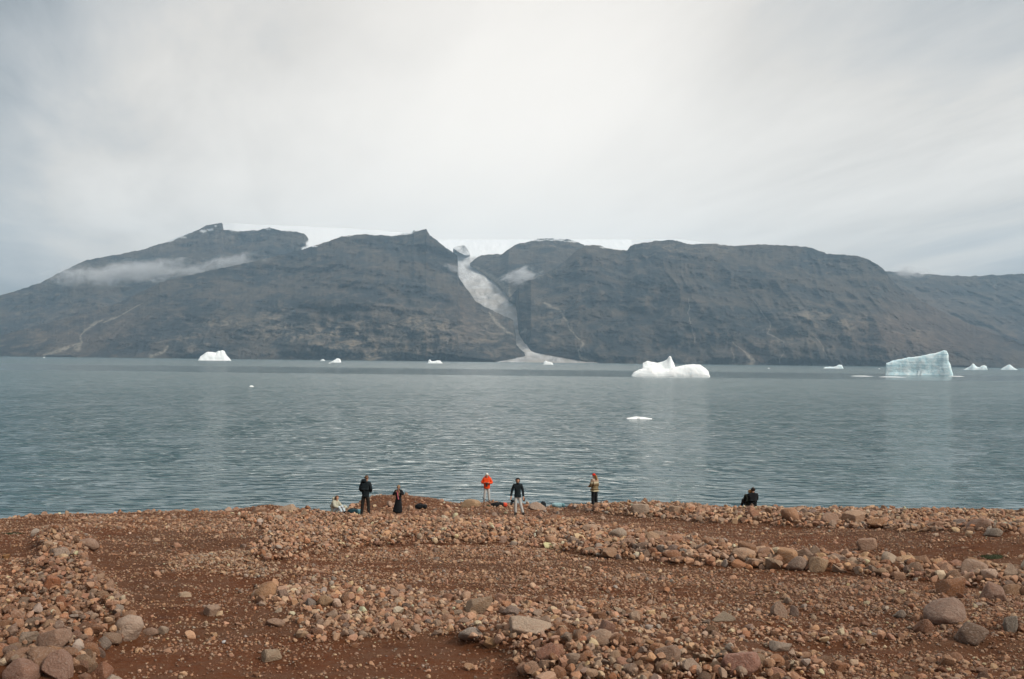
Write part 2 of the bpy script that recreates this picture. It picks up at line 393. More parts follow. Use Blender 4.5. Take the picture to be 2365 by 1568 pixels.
def rock_material(name):
    m, b = mat_new(name)
    t = b.n('ShaderNodeNewGeometry').outputs['Position']
    A = lambda k: b.n('ShaderNodeAttribute', attribute_name=k).outputs['Fac']
    scree, out, red, snow, vert = A('scree'), A('outcrop'), A('reddish'), A('snow'), A('vertical')
    n1 = b.noise(t, 0.0035, 8, 0.62, 0.4); n2 = b.noise(b.mapping(t, (1, 0.35, 2.4)), 0.012, 8, 0.68, 0.8); n3 = b.noise(t, 0.05, 5, 0.7)
    n4 = b.noise(b.mapping(t, (1, 0.3, 1.6), (0, R_(18), 0)), 0.006, 7, 0.7, 1.2)
    c = b.mix(b.smooth(n1, 0.43, 0.57), (0.024, 0.028, 0.031), (0.078, 0.064, 0.050))
    c = b.mix(b.smooth(n4, 0.52, 0.66, 0, 0.6), c, (0.118, 0.102, 0.082))
    c = b.mix(b.smooth(n2, 0.50, 0.66, 0, 0.8), c, (0.140, 0.112, 0.086))
    c = b.mix(b.smooth(n2, 0.47, 0.32, 0, 0.8), c, (0.020, 0.023, 0.024))
    c = b.mix(b.smooth(n3, 0.42, 0.25, 0, 0.5), c, (0.014, 0.016, 0.017))
    rk = b.math('MULTIPLY', out, b.smooth(b.math('ADD', b.math('MULTIPLY', n2, 0.7), b.math('MULTIPLY', n3, 0.3)), 0.44, 0.60))
    c = b.mix(b.math('MULTIPLY', rk, 0.8, clamp=True), c, (0.30, 0.245, 0.185))
    c = b.mix(b.math('MULTIPLY', red, 0.55, clamp=True), c, b.mix(n2, (0.070, 0.044, 0.034), (0.170, 0.112, 0.080)))
    c = b.mix(b.math('MULTIPLY', scree, b.smooth(n3, 0.35, 0.62, 0.35, 0.95)), c, (0.32, 0.28, 0.23))
    c = b.mix(snow, c, (0.88, 0.90, 0.92))
    h = b.math('ADD', b.math('MULTIPLY', n2, 1.0), b.math('MULTIPLY', n3, 0.35))
    return finish(m, b, c, 0.95, bump(b, h, 34.0, 1.0), 0.1)
ROCK = rock_material('heath_rock')

def horizon(s): return 831 + math.tan(ROLL) * (np.asarray(s) - CX)
def massif(name, label, sky, r0, depth, base=None, seed=0, power=0.85, step=2.0, nv=150, amp=1.0, ridge=1.0, snow=(), bnch=110):
    s = np.arange(sky[0][0], sky[-1][0] + 0.1, step)
    top = interp(s, sky) + 4.2 * fbm(s / 13.0, seed + 0.5, 0, 5, 0.65) + 1.0 * pnoise(s / 45.0, seed)
    R0_ = interp(s, r0); D_ = interp(s, depth)
    bz = np.degrees(0) if base is None else None
    base_y = horizon(s) + FP * (CAM_Z + 4) / R0_ if base is None else interp(s, base) + 2.0
    top = np.minimum(top, base_y - 0.5)
    v = np.linspace(0, 1, nv)
    e = v[:, None] ** 1.0
    PY = base_y + (top - base_y) * e; S = np.broadcast_to(s, PY.shape)
    d = ray(S, PY)
    q = v[:, None] ** power * 0.55 + 0.45 * sstep(v[:, None], 0.25, 1.0) ** 1.4
    r = R0_ + D_ * q
    X = d[..., 0] * r; Z = CAM_Z + d[..., 2] * r
    wv = 70 * pnoise(X / 420, Z / 300, seed)
    big = fbm((X + wv) / 620, Z / 420, seed, 4)
    gul = fbm((X + wv + 0.35 * Z * math.sin(seed + 1)) / 190, Z / 620, seed + 5, 5, 0.52, ridged=True)
    bench = fbm(X / 520, (Z + 0.12 * X) / 85, seed + 9, 4)
    small = fbm(X / 75, Z / 60, seed + 13, 4, 0.6)
    sc = np.clip(D_ / 1500, 0.25, 1.2)
    env = np.minimum(1, v[:, None] * 14) * np.minimum(1, (1 - v[:, None]) * 10 + 0.06)
    r = r + env * sc * amp * (430 * big - 105 * ridge * gul + bnch * bench + 70 * small)
    P = np.stack([d[..., 0] * r, r, CAM_Z + d[..., 2] * r], -1)
    back = []
    for k, (dr, dz) in enumerate([(60, -2), (200, -14), (600, -90), (1500, -420), (2600, -1100)]):
        B = P[-1].copy(); f = (B[:, 1] + dr) / B[:, 1]
        B[:, 0] *= f; B[:, 1] *= f; B[:, 2] = np.maximum(B[:, 2] + dz * sc, -30); back.append(B)
    V = np.concatenate([P, np.stack(back)], 0); ny, nx = V.shape[:2]
    pxx, pyy = S, PY
    jx = pxx + 7 * fbm(X / 80, Z / 50, 3, 3) ; jy = pyy + 3.0 * pnoise(X / 60, Z / 40, 6)
    sc_ = np.zeros(PY.shape)
    for line in SCREE: sc_ = np.maximum(sc_, 1 - sstep(dist_poly(jx, jy, line), 0.2, 1.0 + 0.5 * pnoise(X / 50, Z / 30, 9)))
    sn = np.zeros(PY.shape)
    for cx_, cy__, rx, ry, k in snow:
        dd = ((jx - cx_) / rx) ** 2 + ((jy - cy__) / ry) ** 2
        sn = np.maximum(sn, k * (1 - sstep(dd, 0.6, 1.1)))
    ext = lambda a: np.concatenate([a, np.repeat(a[-1:], len(back), 0)], 0).ravel()
    at_ = dict(scree=ext(sc_), outcrop=ext(np.clip(blobs(jx, jy, OUTCROP), 0, 1.2)), reddish=ext(np.clip(blobs(jx, jy, REDDISH), 0, 1)), snow=ext(sn), vertical=ext(np.broadcast_to(v[:, None], PY.shape)))
    me = mesh_np(name, V.reshape(-1, 3), grid_faces(ny, nx)[:, ::-1], True, at_)
    return tag(link(name, me, ROCK), label, 'mountain', kind='structure')

A1 = [(-700,760),(-300,720),(-100,695),(0,682),(60,665),(100,650),(130,633),(170,615),(200,600),(280,587),(340,573),(400,555),(440,538),(470,524),(480,520),(500,516),(512,515),(516,522),(506,530),(530,532),(560,535),(600,531),(622,525),(640,531),(675,533),(700,540),(708,545),(713,553)]
A2 = [(-700,815),(-200,800),(0,775),(100,748),(200,722),(280,697),(330,672),(370,652),(420,640),(470,628),(520,618),(600,600),(685,579),(715,571),(745,561),(790,546),(830,541),(880,543),(905,546),(930,541),(950,537),(955,531),(968,532),(984,530),(992,544),(1010,556),(1028,572),(1042,580),(1056,590),(1057,612),(1059,640),(1072,660),(1087,678),(1096,694),(1116,706),(1137,716),(1160,727),(1184,739),(1188,760),(1190,772),(1192,797),(1205,810),(1219,820)]
B1 = [(1085,608),(1090,603),(1100,596),(1112,590),(1135,588),(1159,587),(1172,577),(1188,566),(1200,562),(1215,559),(1236,553),(1256,550),(1290,552),(1316,553),(1335,560),(1352,567),(1380,590)]
B = [(1174,691),(1190,672),(1211,651),(1235,640),(1262,630),(1300,606),(1330,580),(1352,567),(1368,566),(1384,567),(1410,575),(1448,578),(1456,566),(1480,562),(1512,557),(1545,554),(1570,557),(1585,563),(1640,563),(1700,568),(1760,564),(1800,566),(1862,570),(1888,578),(1910,587),(1950,588),(1985,592),(2010,601),(2030,614),(2046,628),(2056,645),(2075,662),(2110,684),(2160,712),(2230,745),(2300,772),(2380,800),(2500,825),(2700,845)]
Cc = [(1960,640),(2020,625),(2050,627),(2090,628),(2130,632),(2160,634),(2200,637),(2260,638),(2290,635),(2320,634),(2364,632),(2500,640),(2900,670),(3200,720)]
massif('mountain', 'far back peak rising to the left summit', A1, [(-700,6400),(0,6300),(600,6300),(713,6400)], [(-700,600),(0,800),(480,1900),(600,1700),(690,1500),(713,1450)], seed=1, amp=0.9, nv=120,
       snow=[(485,530,10,3,.9),(470,534,7,3,.8),(498,523,4,2,.9),(590,534,8,1.5,.9),(618,529,7,2,.8),(655,531,14,2.5,.9),(678,533,7,1.5,.8),(420,548,14,2,.5),(395,556,10,2,.5),(540,533,12,2,.9),(714,566,9,12,1),(704,577,10,7,1)])
massif('mountain', 'broad dark heath slope of the left massif', A2, [(-700,5300),(0,5200),(1000,5000),(1110,5000),(1137,5020),(1192,5130),(1219,5190)], [(-700,200),(0,380),(300,800),(700,1650),(980,1800),(1056,1500),(1140,950),(1184,700),(1192,300),(1219,40)], seed=2, base=[(-700,815.7),(0,823.0),(1000,834.3),(1110,835.6),(1137,835),(1192,827),(1219,823)],
       snow=[(930,540,18,2.2,.9),(948,536,8,4,1),(860,541,25,1.6,.7),(800,546,14,1.5,.6),(905,545,10,1.2,.8),(960,533,5,1.5,.7),(722,568,8,1.5,.9)])
massif('mountain', 'rounded hill behind the glacier tongue', B1, [(1085,7480),(1119,7230),(1155,6880),(1174,6580),(1380,6450)], [(1085,40),(1110,250),(1200,900),(1380,1000)], base=[(1085,612),(1119,632),(1155,660),(1174,686),(1211,692),(1380,700)], seed=3, amp=0.5, nv=90,
       snow=[(1250,554,30,2,.8),(1285,554,22,2,.8),(1320,557,20,2,.7)])
massif('mountain', 'long dark plateau mountain right of the glacier', B, [(1174,6470),(1190,6420),(1194,6240),(1197,5850),(1211,5540),(1226,5330),(1334,5070),(1400,4980),(2000,4900),(2700,5000)], [(1174,20),(1194,60),(1211,600),(1250,1000),(1310,1300),(1400,1500),(1900,1500),(2050,1200),(2300,500),(2500,200),(2700,80)],
       base=[(1174,694),(1190,702),(1194,724),(1197,765),(1199,778),(1211,790),(1214,804),(1226,811),(1334,829),(1368,836.6),(1430,841),(1500,842),(2000,848),(2364,852),(2700,857)], seed=4, bnch=60, ridge=1.25,
       snow=[(1335,558,14,2,.8),(1400,572,18,1.8,.7),(1600,562,12,2,.9),(1570,556,14,1.5,.6),(1665,566,10,1.2,.6),(1760,565,8,1,.4),(1440,574,10,3,.9)])
massif('mountain', 'small rock island in the snow above the glacier tongue', [(1046,573),(1056,569),(1066,568),(1072,566),(1077,573),(1085,586)], [(1046,7700),(1085,7700)], [(1046,20),(1066,150),(1085,20)], base=[(1046,572),(1060,581),(1075,588),(1085,588)], seed=8, amp=0.3, nv=30, step=1.0, snow=[(1066,578,40,30,.6),(1054,573,10,5,.85),(1068,581,7,5,.7),(1078,586,8,5,.9),(1070,570,4,3,.5)])
massif('mountain', 'far blue ridge at the right edge', Cc, [(1960,6200),(3200,5600)], [(1960,1500),(3200,1500)], seed=6, amp=0.8, nv=110)

# valley floor: gravel fan at the fjord, dirty glacier tongue above it, running back to the ice cap
def glacier_material():
    m, b = mat_new('glacier_ice')
    t = b.n('ShaderNodeNewGeometry').outputs['Position']
    sn = b.n('ShaderNodeAttribute', attribute_name='snow').outputs['Fac']
    n = b.noise(b.mapping(t, (1, 0.12, 1)), 0.016, 6, 0.65, 0.5); n2 = b.noise(t, 0.01, 6, 0.6)
    c = b.mix(b.smooth(n, 0.34, 0.66), (0.20, 0.195, 0.19), (0.56, 0.555, 0.55))
    c = b.mix(b.smooth(n2, 0.40, 0.60, 0, 0.7), c, (0.36, 0.33, 0.29))
    c = b.mix(b.math('ADD', sn, b.math('MULTIPLY', b.math('MULTIPLY', sn, b.math('SUBTRACT', 1.0, sn)), b.math('SUBTRACT', n, 0.5)), clamp=True), c, (0.88, 0.90, 0.92))
    return finish(m, b, c, 0.9, bump(b, n, 10.0), 0.1)
fs = np.arange(1000, 1460, 2.0); fv = np.linspace(0, 1, 150)
fpy = [(0, 0), (1, 1)]
S, Vv = np.meshgrid(fs, fv)
basey = horizon(S) + FP * (CAM_Z + 3) / 4985.0
PY = basey + (553 - basey) * Vv
rr = np.interp(-PY, [-845, -838, -800, -760, -700, -640, -590, -570, -553], [4985, 5010, 5500, 5950, 6500, 7200, 7900, 8300, 8800])
d = ray(S, PY); X = d[..., 0] * rr
rr = rr + np.minimum(1, Vv * 8) * (70 * fbm(X / 160, rr / 900, 2, 4) + 20 * fbm(X / 40, rr / 120, 5, 3))
P = np.stack([d[..., 0] * rr, rr, CAM_Z + d[..., 2] * rr], -1)
snow = np.maximum(sstep(-PY + 4 * pnoise(S / 9, PY / 6), -606, -588), 0.5 * sstep(-PY + 10 * pnoise(S / 12, PY / 16), -680, -630) * np.clip(0.75 + 0.9 * fbm(S / 7 - PY / 14, PY / 40, 3, 3), 0, 1))
tag(link('glacier', mesh_np('glacier', P.reshape(-1, 3), grid_faces(*S.shape)[:, ::-1], True, dict(snow=snow.ravel())), glacier_material()),
    'grey glacier tongue and gravel fan winding down between the mountains', 'glacier', kind='structure')
# ice cap behind the summits
def snow_material():
    m, b = mat_new('snow')
    t = b.n('ShaderNodeNewGeometry').outputs['Position']
    n = b.noise(b.mapping(t, (1, 0.3, 3)), 0.003, 5, 0.5)
    return finish(m, b, b.mix(n, (0.72, 0.735, 0.75), (0.84, 0.845, 0.85)), 0.7, bump(b, n, 14.0), 0.2)
ICE = [(330,590),(395,553),(430,540),(470,527),(508,517),(540,516),(600,519),(660,521),(720,524),(800,527),(870,531),(940,538),(990,548),(1040,558),(1075,562),(1130,562),(1190,560),(1240,554),(1300,552),(1350,558),(1385,562),(1440,557),(1500,553),(1560,552),(1600,556),(1640,564),(1700,580)]
cs = np.arange(330, 1701, 3.0); cv = np.linspace(0, 1, 40)
S, Vv = np.meshgrid(cs, cv)
topy = interp(cs, ICE) + 1.8 * fbm(cs / 55.0, 1.5, 0, 3)
PY = (topy + 95) + (-95) * Vv[:, :] ** 0.9
rr = 8500 + 1300 * Vv ** 1.5 - 400 * sstep(np.abs(S - 620), 350, 0)
rr = rr + 60 * fbm(S / 60, Vv * 6, 1, 3) * (1 - Vv)
d = ray(S, PY)
P = np.stack([d[..., 0] * rr, rr, CAM_Z + d[..., 2] * rr], -1)
bk = P[-1].copy(); bk *= np.array([1.05, 1.05, 1]); bk[:, 2] -= 150
V = np.concatenate([P, bk[None]], 0)
tag(link('ice_cap', mesh_np('ice_cap', V.reshape(-1, 3), grid_faces(*V.shape[:2])[:, ::-1]), snow_material()),
    'smooth white ice cap behind the summits', 'ice cap', kind='structure')

# ------------------------------------------------------------------ icebergs
def ice_material(name, c0, c1, strata=None, rough=0.45):
    m, b = mat_new(name)
    t = b.n('ShaderNodeTexCoord').outputs['Object']
    n = b.noise(t, 0.22, 5, 0.6); f = b.noise(t, 1.1, 5, 0.6)
    c = b.mix(b.smooth(n, 0.35, 0.65), c0, c1)
    h = b.math('ADD', n, b.math('MULTIPLY', f, 0.35))
    if strata:
        rot, sc_, colr = strata
        sv = b.mapping(t, (0.012, 0.02, sc_), (0, rot, 0))
        ns = b.noise(sv, 1.0, 4, 0.6, 0.25)
        c = b.mix(b.smooth(ns, 0.54, 0.66, 0, 0.85), c, colr)
        h = b.math('ADD', h, b.math('MULTIPLY', ns, 1.2))
    return finish(m, b, c, rough, bump(b, h, 1.2, 0.8), 0.4)
ICE_WHITE = ice_material('white_ice', (0.90, 0.95, 0.96), (0.95, 0.96, 0.96))
ICE_CYAN = ice_material('cyan_ice', (0.60, 0.82, 0.88), (0.82, 0.93, 0.95), (R_(-8), 0.20, (0.36, 0.58, 0.67)))
ICE_PALE = ice_material('pale_ice', (0.66, 0.83, 0.88), (0.90, 0.95, 0.96))

def berg(label, px, py, wpx, lobes, depth=0.6, seed=0, mat=None, name='iceberg', rough=0.05, nx=120, nyy=60, cat='iceberg', group=None, shear=0.0, yn=0.03):
    """lobes: (profile [(u, height px)], v centre, v half width, front steepness)"""
    d = ray(px, py); r = -CAM_Z / d[2]; X0 = d[0] * r
    k = r / FP; W = wpx * k; Dp = W * depth
    u = np.linspace(0, 1, nx); v = np.linspace(-1, 1, nyy)
    U, Vv = np.meshgrid(u, v)
    Xl = (U - 0.5) * W; Yl = Vv * Dp / 2
    H = np.full(U.shape, -1.0)
    un = U + 0.012 * pnoise(Vv * 3, U * 4, seed); 
    for prof, vc, vw, pw in lobes:
        h = np.interp(un, [p[0] for p in prof], [p[1] for p in prof]) * k
        vv = np.abs(Vv - vc + 0.12 * pnoise(U * 4, seed + 3)) / vw
        g = np.clip(1 - np.minimum(vv, 1.2) ** pw, -0.3, 1)
        H = np.maximum(H, np.where(g > 0, h * np.maximum(g, 0) ** 0.6, -1.0))
    hs = max(p[1] for l in lobes for p in l[0]) * k
    H = H + np.where(H > 0.02 * hs, hs * rough * (fbm(Xl / W * 9, Yl / W * 9, seed, 5) ) , 0) * 1.4
    Xl = Xl + shear * np.maximum(H, 0) + 0.008 * W * pnoise(H / hs * 5, Yl / W * 8, seed + 1)
    Yl = Yl + yn * W * fbm(Xl / W * 6, H / hs * 2.5, seed + 7, 4)
    V = np.stack([Xl, Yl, H], -1).reshape(-1, 3)
    # close the underwater side
    F = grid_faces(nyy, nx)
    lo = V.copy(); lo[:, 2] = -2.5
    n0 = len(V)
    ring = np.concatenate([np.arange(nx), np.arange(1, nyy) * nx + nx - 1, (nyy - 1) * nx + np.arange(nx - 2, -1, -1), np.arange(nyy - 2, 0, -1) * nx])
    V2 = np.concatenate([V, lo[ring]]); m = len(ring)
    side = np.stack([ring, n0 + np.arange(m), n0 + (np.arange(m) + 1) % m, np.roll(ring, -1)], -1)
    me = mesh_np(name, V2, np.concatenate([F, side]), True)
    az_ = math.atan2(X0, r)
    o = link(name, me, mat or ICE_WHITE, loc=(X0 + math.sin(az_) * Dp * .35, r + math.cos(az_) * Dp * 0.35, 0)); o.rotation_euler = (0, 0, -az_)
    return tag(o, label, cat, group)

berg('large white iceberg with a low smooth dome and a pointed spire behind it', 1548, 869, 178, [
    ([(0,0),(.03,9),(.08,14),(.16,19),(.22,24),(.26,25),(.31,19),(.38,17),(.48,18),(.6,23),(.7,27),(.8,28.5),(.88,27),(.94,20),(.985,12),(1,0)], -0.15, 0.85, 2.6),
    ([(.11,0),(.14,30),(.2,35),(.25,33),(.32,30),(.40,34),(.46,40),(.485,47),(.505,47),(.52,40),(.545,30),(.56,20),(.58,0)], 0.42, 0.36, 3.0)], 0.55, 3, ICE_WHITE, rough=0.03, nx=200, nyy=90, yn=0.015)
berg('big tilted bluish slab iceberg rising to a high right edge', 2121, 866, 144, [
    ([(0,0),(.012,27),(.06,29),(.1,32),(.2,35),(.35,40),(.5,43),(.62,47),(.75,51),(.83,55),(.87,58),(.91,57),(.93,50),(.935,0)], 0.0, 0.9, 9.0),
    ([(.62,0),(.7,12),(.8,22),(.9,29),(.94,32),(.965,24),(.975,14),(.99,3),(1,0)], -0.45, 0.55, 5.0)], 0.5, 8, ICE_CYAN, rough=0.035, nx=240, nyy=90, shear=0.0, yn=0.012)
berg('white double humped iceberg far left under the heath slope', 496, 832.5, 74, [
    ([(0,0),(.06,9),(.15,14),(.28,20),(.42,19),(.52,18),(.6,22),(.66,22),(.7,24),(.78,22),(.84,13),(.9,8),(.97,2),(1,0)], 0, 0.9, 3)], 0.6, 12, ICE_WHITE, rough=0.06)
berg('tiny white ice hump just left of a larger one near the far shore', 745, 833, 12, [([(0,0),(.3,3),(.6,4),(1,0)], 0, .9, 3)], 0.7, 13, nx=40, nyy=24)
berg('small rounded white iceberg between two specks near the far shore', 775, 837, 25, [([(0,0),(.2,3),(.4,6),(.6,9.5),(.8,9),(.95,6),(1,0)], 0, .9, 3)], 0.7, 14, nx=60, nyy=36)
berg('speck of ice floating in front of the small rounded iceberg', 761, 839, 6, [([(0,0),(.5,2),(1,0)], 0, .9, 3)], 0.8, 15, nx=24, nyy=16)
berg('flat white iceberg with a raised left end below the left massif', 1005, 839, 35, [([(0,0),(.06,7),(.14,9),(.24,4.5),(.45,5),(.6,6.5),(.8,6.5),(.93,2),(1,0)], 0, .9, 3)], 0.6, 16, nx=70, nyy=40)
berg('small white iceberg in front of the pale gravel fan', 1266, 842, 23, [([(0,0),(.06,6),(.2,9),(.4,7),(.7,6),(.9,4),(1,0)], 0, .9, 3)], 0.6, 17, nx=60, nyy=36)
berg('low pale ice raft with a knob at its right end', 1924, 851, 44, [([(0,0),(.08,3),(.3,4),(.5,3.5),(.62,5),(.75,9),(.92,8.5),(1,0)], 0, .9, 3)], 0.55, 18, ICE_PALE, nx=70, nyy=40)
berg('twin peaked pale blue iceberg right of the tilted slab', 2252, 854, 50, [([(0,0),(.15,4),(.3,9),(.38,15),(.45,13),(.55,7),(.65,6),(.78,10),(.88,11),(.97,8),(1,0)], 0, .9, 2.5)], 0.6, 19, ICE_PALE, rough=0.07, nx=80, nyy=48)
berg('pale blue pyramid shaped iceberg at the right edge', 2330, 854, 36, [([(0,0),(.15,5),(.4,11),(.5,12.5),(.62,10),(.8,4),(1,0)], 0, .9, 2.2)], 0.7, 20, ICE_PALE, rough=0.07, nx=70, nyy=40)
berg('low white ice floe drifting mid fjord below the spired iceberg', 1476, 967.5, 58, [([(0,0),(.15,2.4),(.35,4.6),(.5,4.2),(.75,3.0),(1,0)], 0, .9, 2.2)], 0.8, 21, name='ice_floe', cat='ice floe', nx=70, nyy=40)
berg('tiny white ice floe on the left part of the fjord', 581, 893, 11, [([(0,0),(.3,3),(.7,2.2),(1,0)], 0, .9, 2.5)], 0.8, 22, name='ice_floe', cat='ice floe', nx=30, nyy=20)
for i, (px, py, wd, lab) in enumerate([(2197, 869, 14, 'thin strip of ice against the right foot of the tilted slab'), (2212, 869.5, 26, 'flat ice strip just right of the tilted slab'),
        (2060, 871, 60, 'long thin ice strip floating in front of the tilted slab'), (1990, 869, 50, 'thin ice strip left of the tilted slab'), (102, 826, 6, 'lone speck of ice at the far left shore'),
        (2030, 852, 5, 'speck of ice left of the tilted slab near the shore'), (1775, 851, 6, 'speck of ice under the long plateau mountain')]):
    berg(lab, px, py, wd, [([(0,0),(.2,1.1),(.6,1.4),(.8,.8),(1,0)], 0, .9, 2.5)], 0.5, 30 + i, name='ice_floe', cat='ice floe', nx=36, nyy=16)

# ------------------------------------------------------------------ air: haze box and low cloud wisps
def box_mesh(name, lo, hi):
    bm = bmesh.new(); bmesh.ops.create_cube(bm, size=1)
    for v in bm.verts:
        v.co = [lo[i] + (v.co[i] + 0.5) * (hi[i] - lo[i]) for i in range(3)]
    me = bpy.data.meshes.new(name); bm.to_mesh(me); bm.free(); return me
def haze_material(dens):
    m, b = mat_new('haze')
    p = b.n('ShaderNodeVolumePrincipled', {'Color': (0.56, 0.79, 1.0, 1), 'Density': dens, 'Anisotropy': 0.2})
    b.nt.links.new(p.outputs[0], b.n('ShaderNodeOutputMaterial').inputs['Volume'])
    try: m.cycles.homogeneous_volume = True
    except Exception: pass
    return m
HAZE = 5.8e-5
o = link('haze', box_mesh('haze', (-9500, -600, -33), (9500, 10900, 1400)), haze_material(HAZE))
tag(o, 'thin blue grey haze over the fjord', 'haze', kind='stuff')

def wisp(label, pts, r, thick, half, dens, seed, cut=0.53):
    """low cloud: a long flat body of vapour hanging along a slope"""
    (x1, y1), (x2, y2) = pts
    a = np.array([0, 0, CAM_Z]) + ray(x1, y1) * r[0]; c = np.array([0, 0, CAM_Z]) + ray(x2, y2) * r[1]
    mid = (a + c) / 2; ax = Vector(c - a); Lh = ax.length / 2
    k = (r[0] + r[1]) / 2 / FP; hh = half * k
    bm = bmesh.new(); bmesh.ops.create_icosphere(bm, subdivisions=4, radius=1)
    for v in bm.verts: v.co = (v.co.x * Lh, v.co.y * thick, v.co.z * hh)
    me = bpy.data.meshes.new('cloud'); bm.to_mesh(me); bm.free()
    m, b = mat_new('cloud')
    t = b.n('ShaderNodeTexCoord').outputs['Object']
    q = b.mapping(t, (1 / Lh, 1 / thick, 1 / hh))
    ln = b.n('ShaderNodeVectorMath', {0: q}, operation='LENGTH').outputs['Value']
    n = b.noise(b.mapping(t, (0.7, 1, 1.3), loc=(seed * 50, 0, 0)), 1.5 / hh, 7, 0.68, 1.2)
    n2 = b.noise(b.mapping(t, (1, 1, 1), loc=(seed * 31, 0, 0)), 0.7 / hh, 2, 0.5)
    f = b.math('SUBTRACT', b.math('ADD', b.math('MULTIPLY', n, 1.5), b.math('MULTIPLY', n2, 0.6)), b.math('ADD', cut, b.math('MULTIPLY', ln, 0.60)))
    dn = b.math('MULTIPLY', b.smooth(f, 0.10, 0.60), dens)
    p = b.n('ShaderNodeVolumePrincipled', {'Color': (0.97, 0.98, 1.0, 1), 'Density': dn, 'Anisotropy': 0.1})
    b.nt.links.new(p.outputs[0], b.n('ShaderNodeOutputMaterial').inputs['Volume'])
    o = link('cloud', me, m); o.location = mid; o.rotation_euler = ax.to_track_quat('X', 'Z').to_euler()
    return tag(o, label, 'cloud')
wisp('long thin wisp of low cloud along the left mountain slope', [(50, 646), (520, 614)], (6450, 6450), 170, 34, 0.011, 1, 0.42)
wisp('faint torn wisp of cloud rising from the end of the long one', [(400, 622), (640, 594)], (6450, 6500), 130, 28, 0.012, 2)
wisp('small ragged cloud over the left side of the glacier', [(1000, 604), (1110, 652)], (6250, 6450), 110, 16, 0.018, 3)
wisp('bright wisp of cloud right of the glacier bend', [(1140, 652), (1262, 626)], (5950, 5950), 120, 26, 0.034, 4)
wisp('pale puff of cloud on the far right ridge', [(2035, 622), (2160, 634)], (6700, 6700), 120, 20, 0.022, 5)

# ------------------------------------------------------------------ stones
def stone_shape(sub, seed, cuts, rnd):
    """an angular to rounded stone: a sphere cut by planes and roughened"""
    r = np.random.default_rng(seed)
    bm = bmesh.new(); bmesh.ops.create_icosphere(bm, subdivisions=sub, radius=1)
    V = np.array([v.co[:] for v in bm.verts]); Fc = np.array([[v.index for v in f.verts] for f in bm.faces]); bm.free()
    V *= 1 + 0.24 * fbm(V[:, 0] * 0.9 + seed, V[:, 1] * 0.9, V[:, 2] * 0.9, 2)[:, None]
    for _ in range(cuts):
        n = r.normal(size=3); n /= np.linalg.norm(n); d = r.uniform(0.36, 0.74)
        ex = V @ n - d
        V = V - np.maximum(ex, 0)[:, None] * n * (1 - rnd)
    if sub >= 3: V *= 1 + 0.05 * fbm(V[:, 0] * 2.6 + seed, V[:, 1] * 2.6, V[:, 2] * 2.6, 4)[:, None]
    V -= (V.max(0) + V.min(0)) / 2
    V /= (V.max(0) - V.min(0)) / 2
    return V, Fc
def rot_mats(n, r, tilt=0.5):
    q = r.normal(size=(n, 4)); q[:, 0] += 0.0
    z = r.uniform(0, 2 * np.pi, n); tx = r.normal(0, tilt, n); ty = r.normal(0, tilt, n)
    cz, sz = np.cos(z), np.sin(z); cx_, sx = np.cos(tx), np.sin(tx); cy__, sy = np.cos(ty), np.sin(ty)
    Rz = np.zeros((n, 3, 3)); Rz[:, 0, 0] = cz; Rz[:, 0, 1] = -sz; Rz[:, 1, 0] = sz; Rz[:, 1, 1] = cz; Rz[:, 2, 2] = 1
    Rx = np.zeros((n, 3, 3)); Rx[:, 0, 0] = 1; Rx[:, 1, 1] = cx_; Rx[:, 1, 2] = -sx; Rx[:, 2, 1] = sx; Rx[:, 2, 2] = cx_
    Ry = np.zeros((n, 3, 3)); Ry[:, 1, 1] = 1; Ry[:, 0, 0] = cy__; Ry[:, 0, 2] = sy; Ry[:, 2, 0] = -sy; Ry[:, 2, 2] = cy__
    return Rx @ Ry @ Rz
PAL = np.array([(0.37, 0.225, 0.140), (0.42, 0.285, 0.19), (0.31, 0.225, 0.165), (0.29, 0.150, 0.080), (0.34, 0.195, 0.125), (0.23, 0.165, 0.125), (0.47, 0.36, 0.27), (0.25, 0.115, 0.055), (0.40, 0.245, 0.14), (0.29, 0.255, 0.22)])
PALW = np.array([.26, .20, .10, .13, .14, .07, .04, .05, .08, .03])
def stone_colours(n, r):
    c = PAL[r.choice(len(PAL), n, p=PALW / PALW.sum())]
    return np.clip(c * np.array([.90, .83, .79]) * r.lognormal(0, 0.25, n)[:, None] * (1 + r.normal(0, 0.02, (n, 3))), 0.02, 0.48)
def stone_material(name, by_object):
    m, b = mat_new(name)
    t = b.n('ShaderNodeTexCoord').outputs['Object']
    if by_object:
        base = b.n('ShaderNodeObjectInfo').outputs['Color']
        rnd = b.math('MULTIPLY', b.n('ShaderNodeObjectInfo').outputs['Random'], 40.0)
        t = b.n('ShaderNodeVectorMath', {0: t, 1: b.vec(rnd, rnd, 0.0)}, operation='ADD').outputs[0]
        k = 1.0
    else:
        base = b.n('ShaderNodeAttribute', attribute_name='tone').outputs['Color']; k = 4.0
    n1 = b.noise(t, 1.6 * k, 6, 0.65, 0.5); n2 = b.noise(t, 7.0 * k, 5, 0.7); sp_ = b.noise(t, 16.0 * k, 2, 0.5)
    c = b.mix(b.smooth(n1, 0.50, 0.72, 0, 0.55), base, b.mix(0.6, base, (0.24, 0.10, 0.05)))
    c = b.mix(b.smooth(n2, 0.30, 0.75, -0.30, 0.42), c, b.mix(0.75, base, (0.55, 0.47, 0.40)))
    c = b.mix(b.smooth(n2, 0.45, 0.28, 0, 0.5), c, b.mix(0.6, base, (0.12, 0.075, 0.05)))
    c = b.mix(b.smooth(sp_, 0.60, 0.70, 0, 0.35), c, (0.09, 0.065, 0.055))
    return finish(m, b, c, 0.85, bump(b, b.math('ADD', n1, b.math('MULTIPLY', n2, 0.5)), 0.10 if by_object else 0.025), 0.25)
STONE_O = stone_material('stone', True); STONE_A = stone_material('small_stone', False)

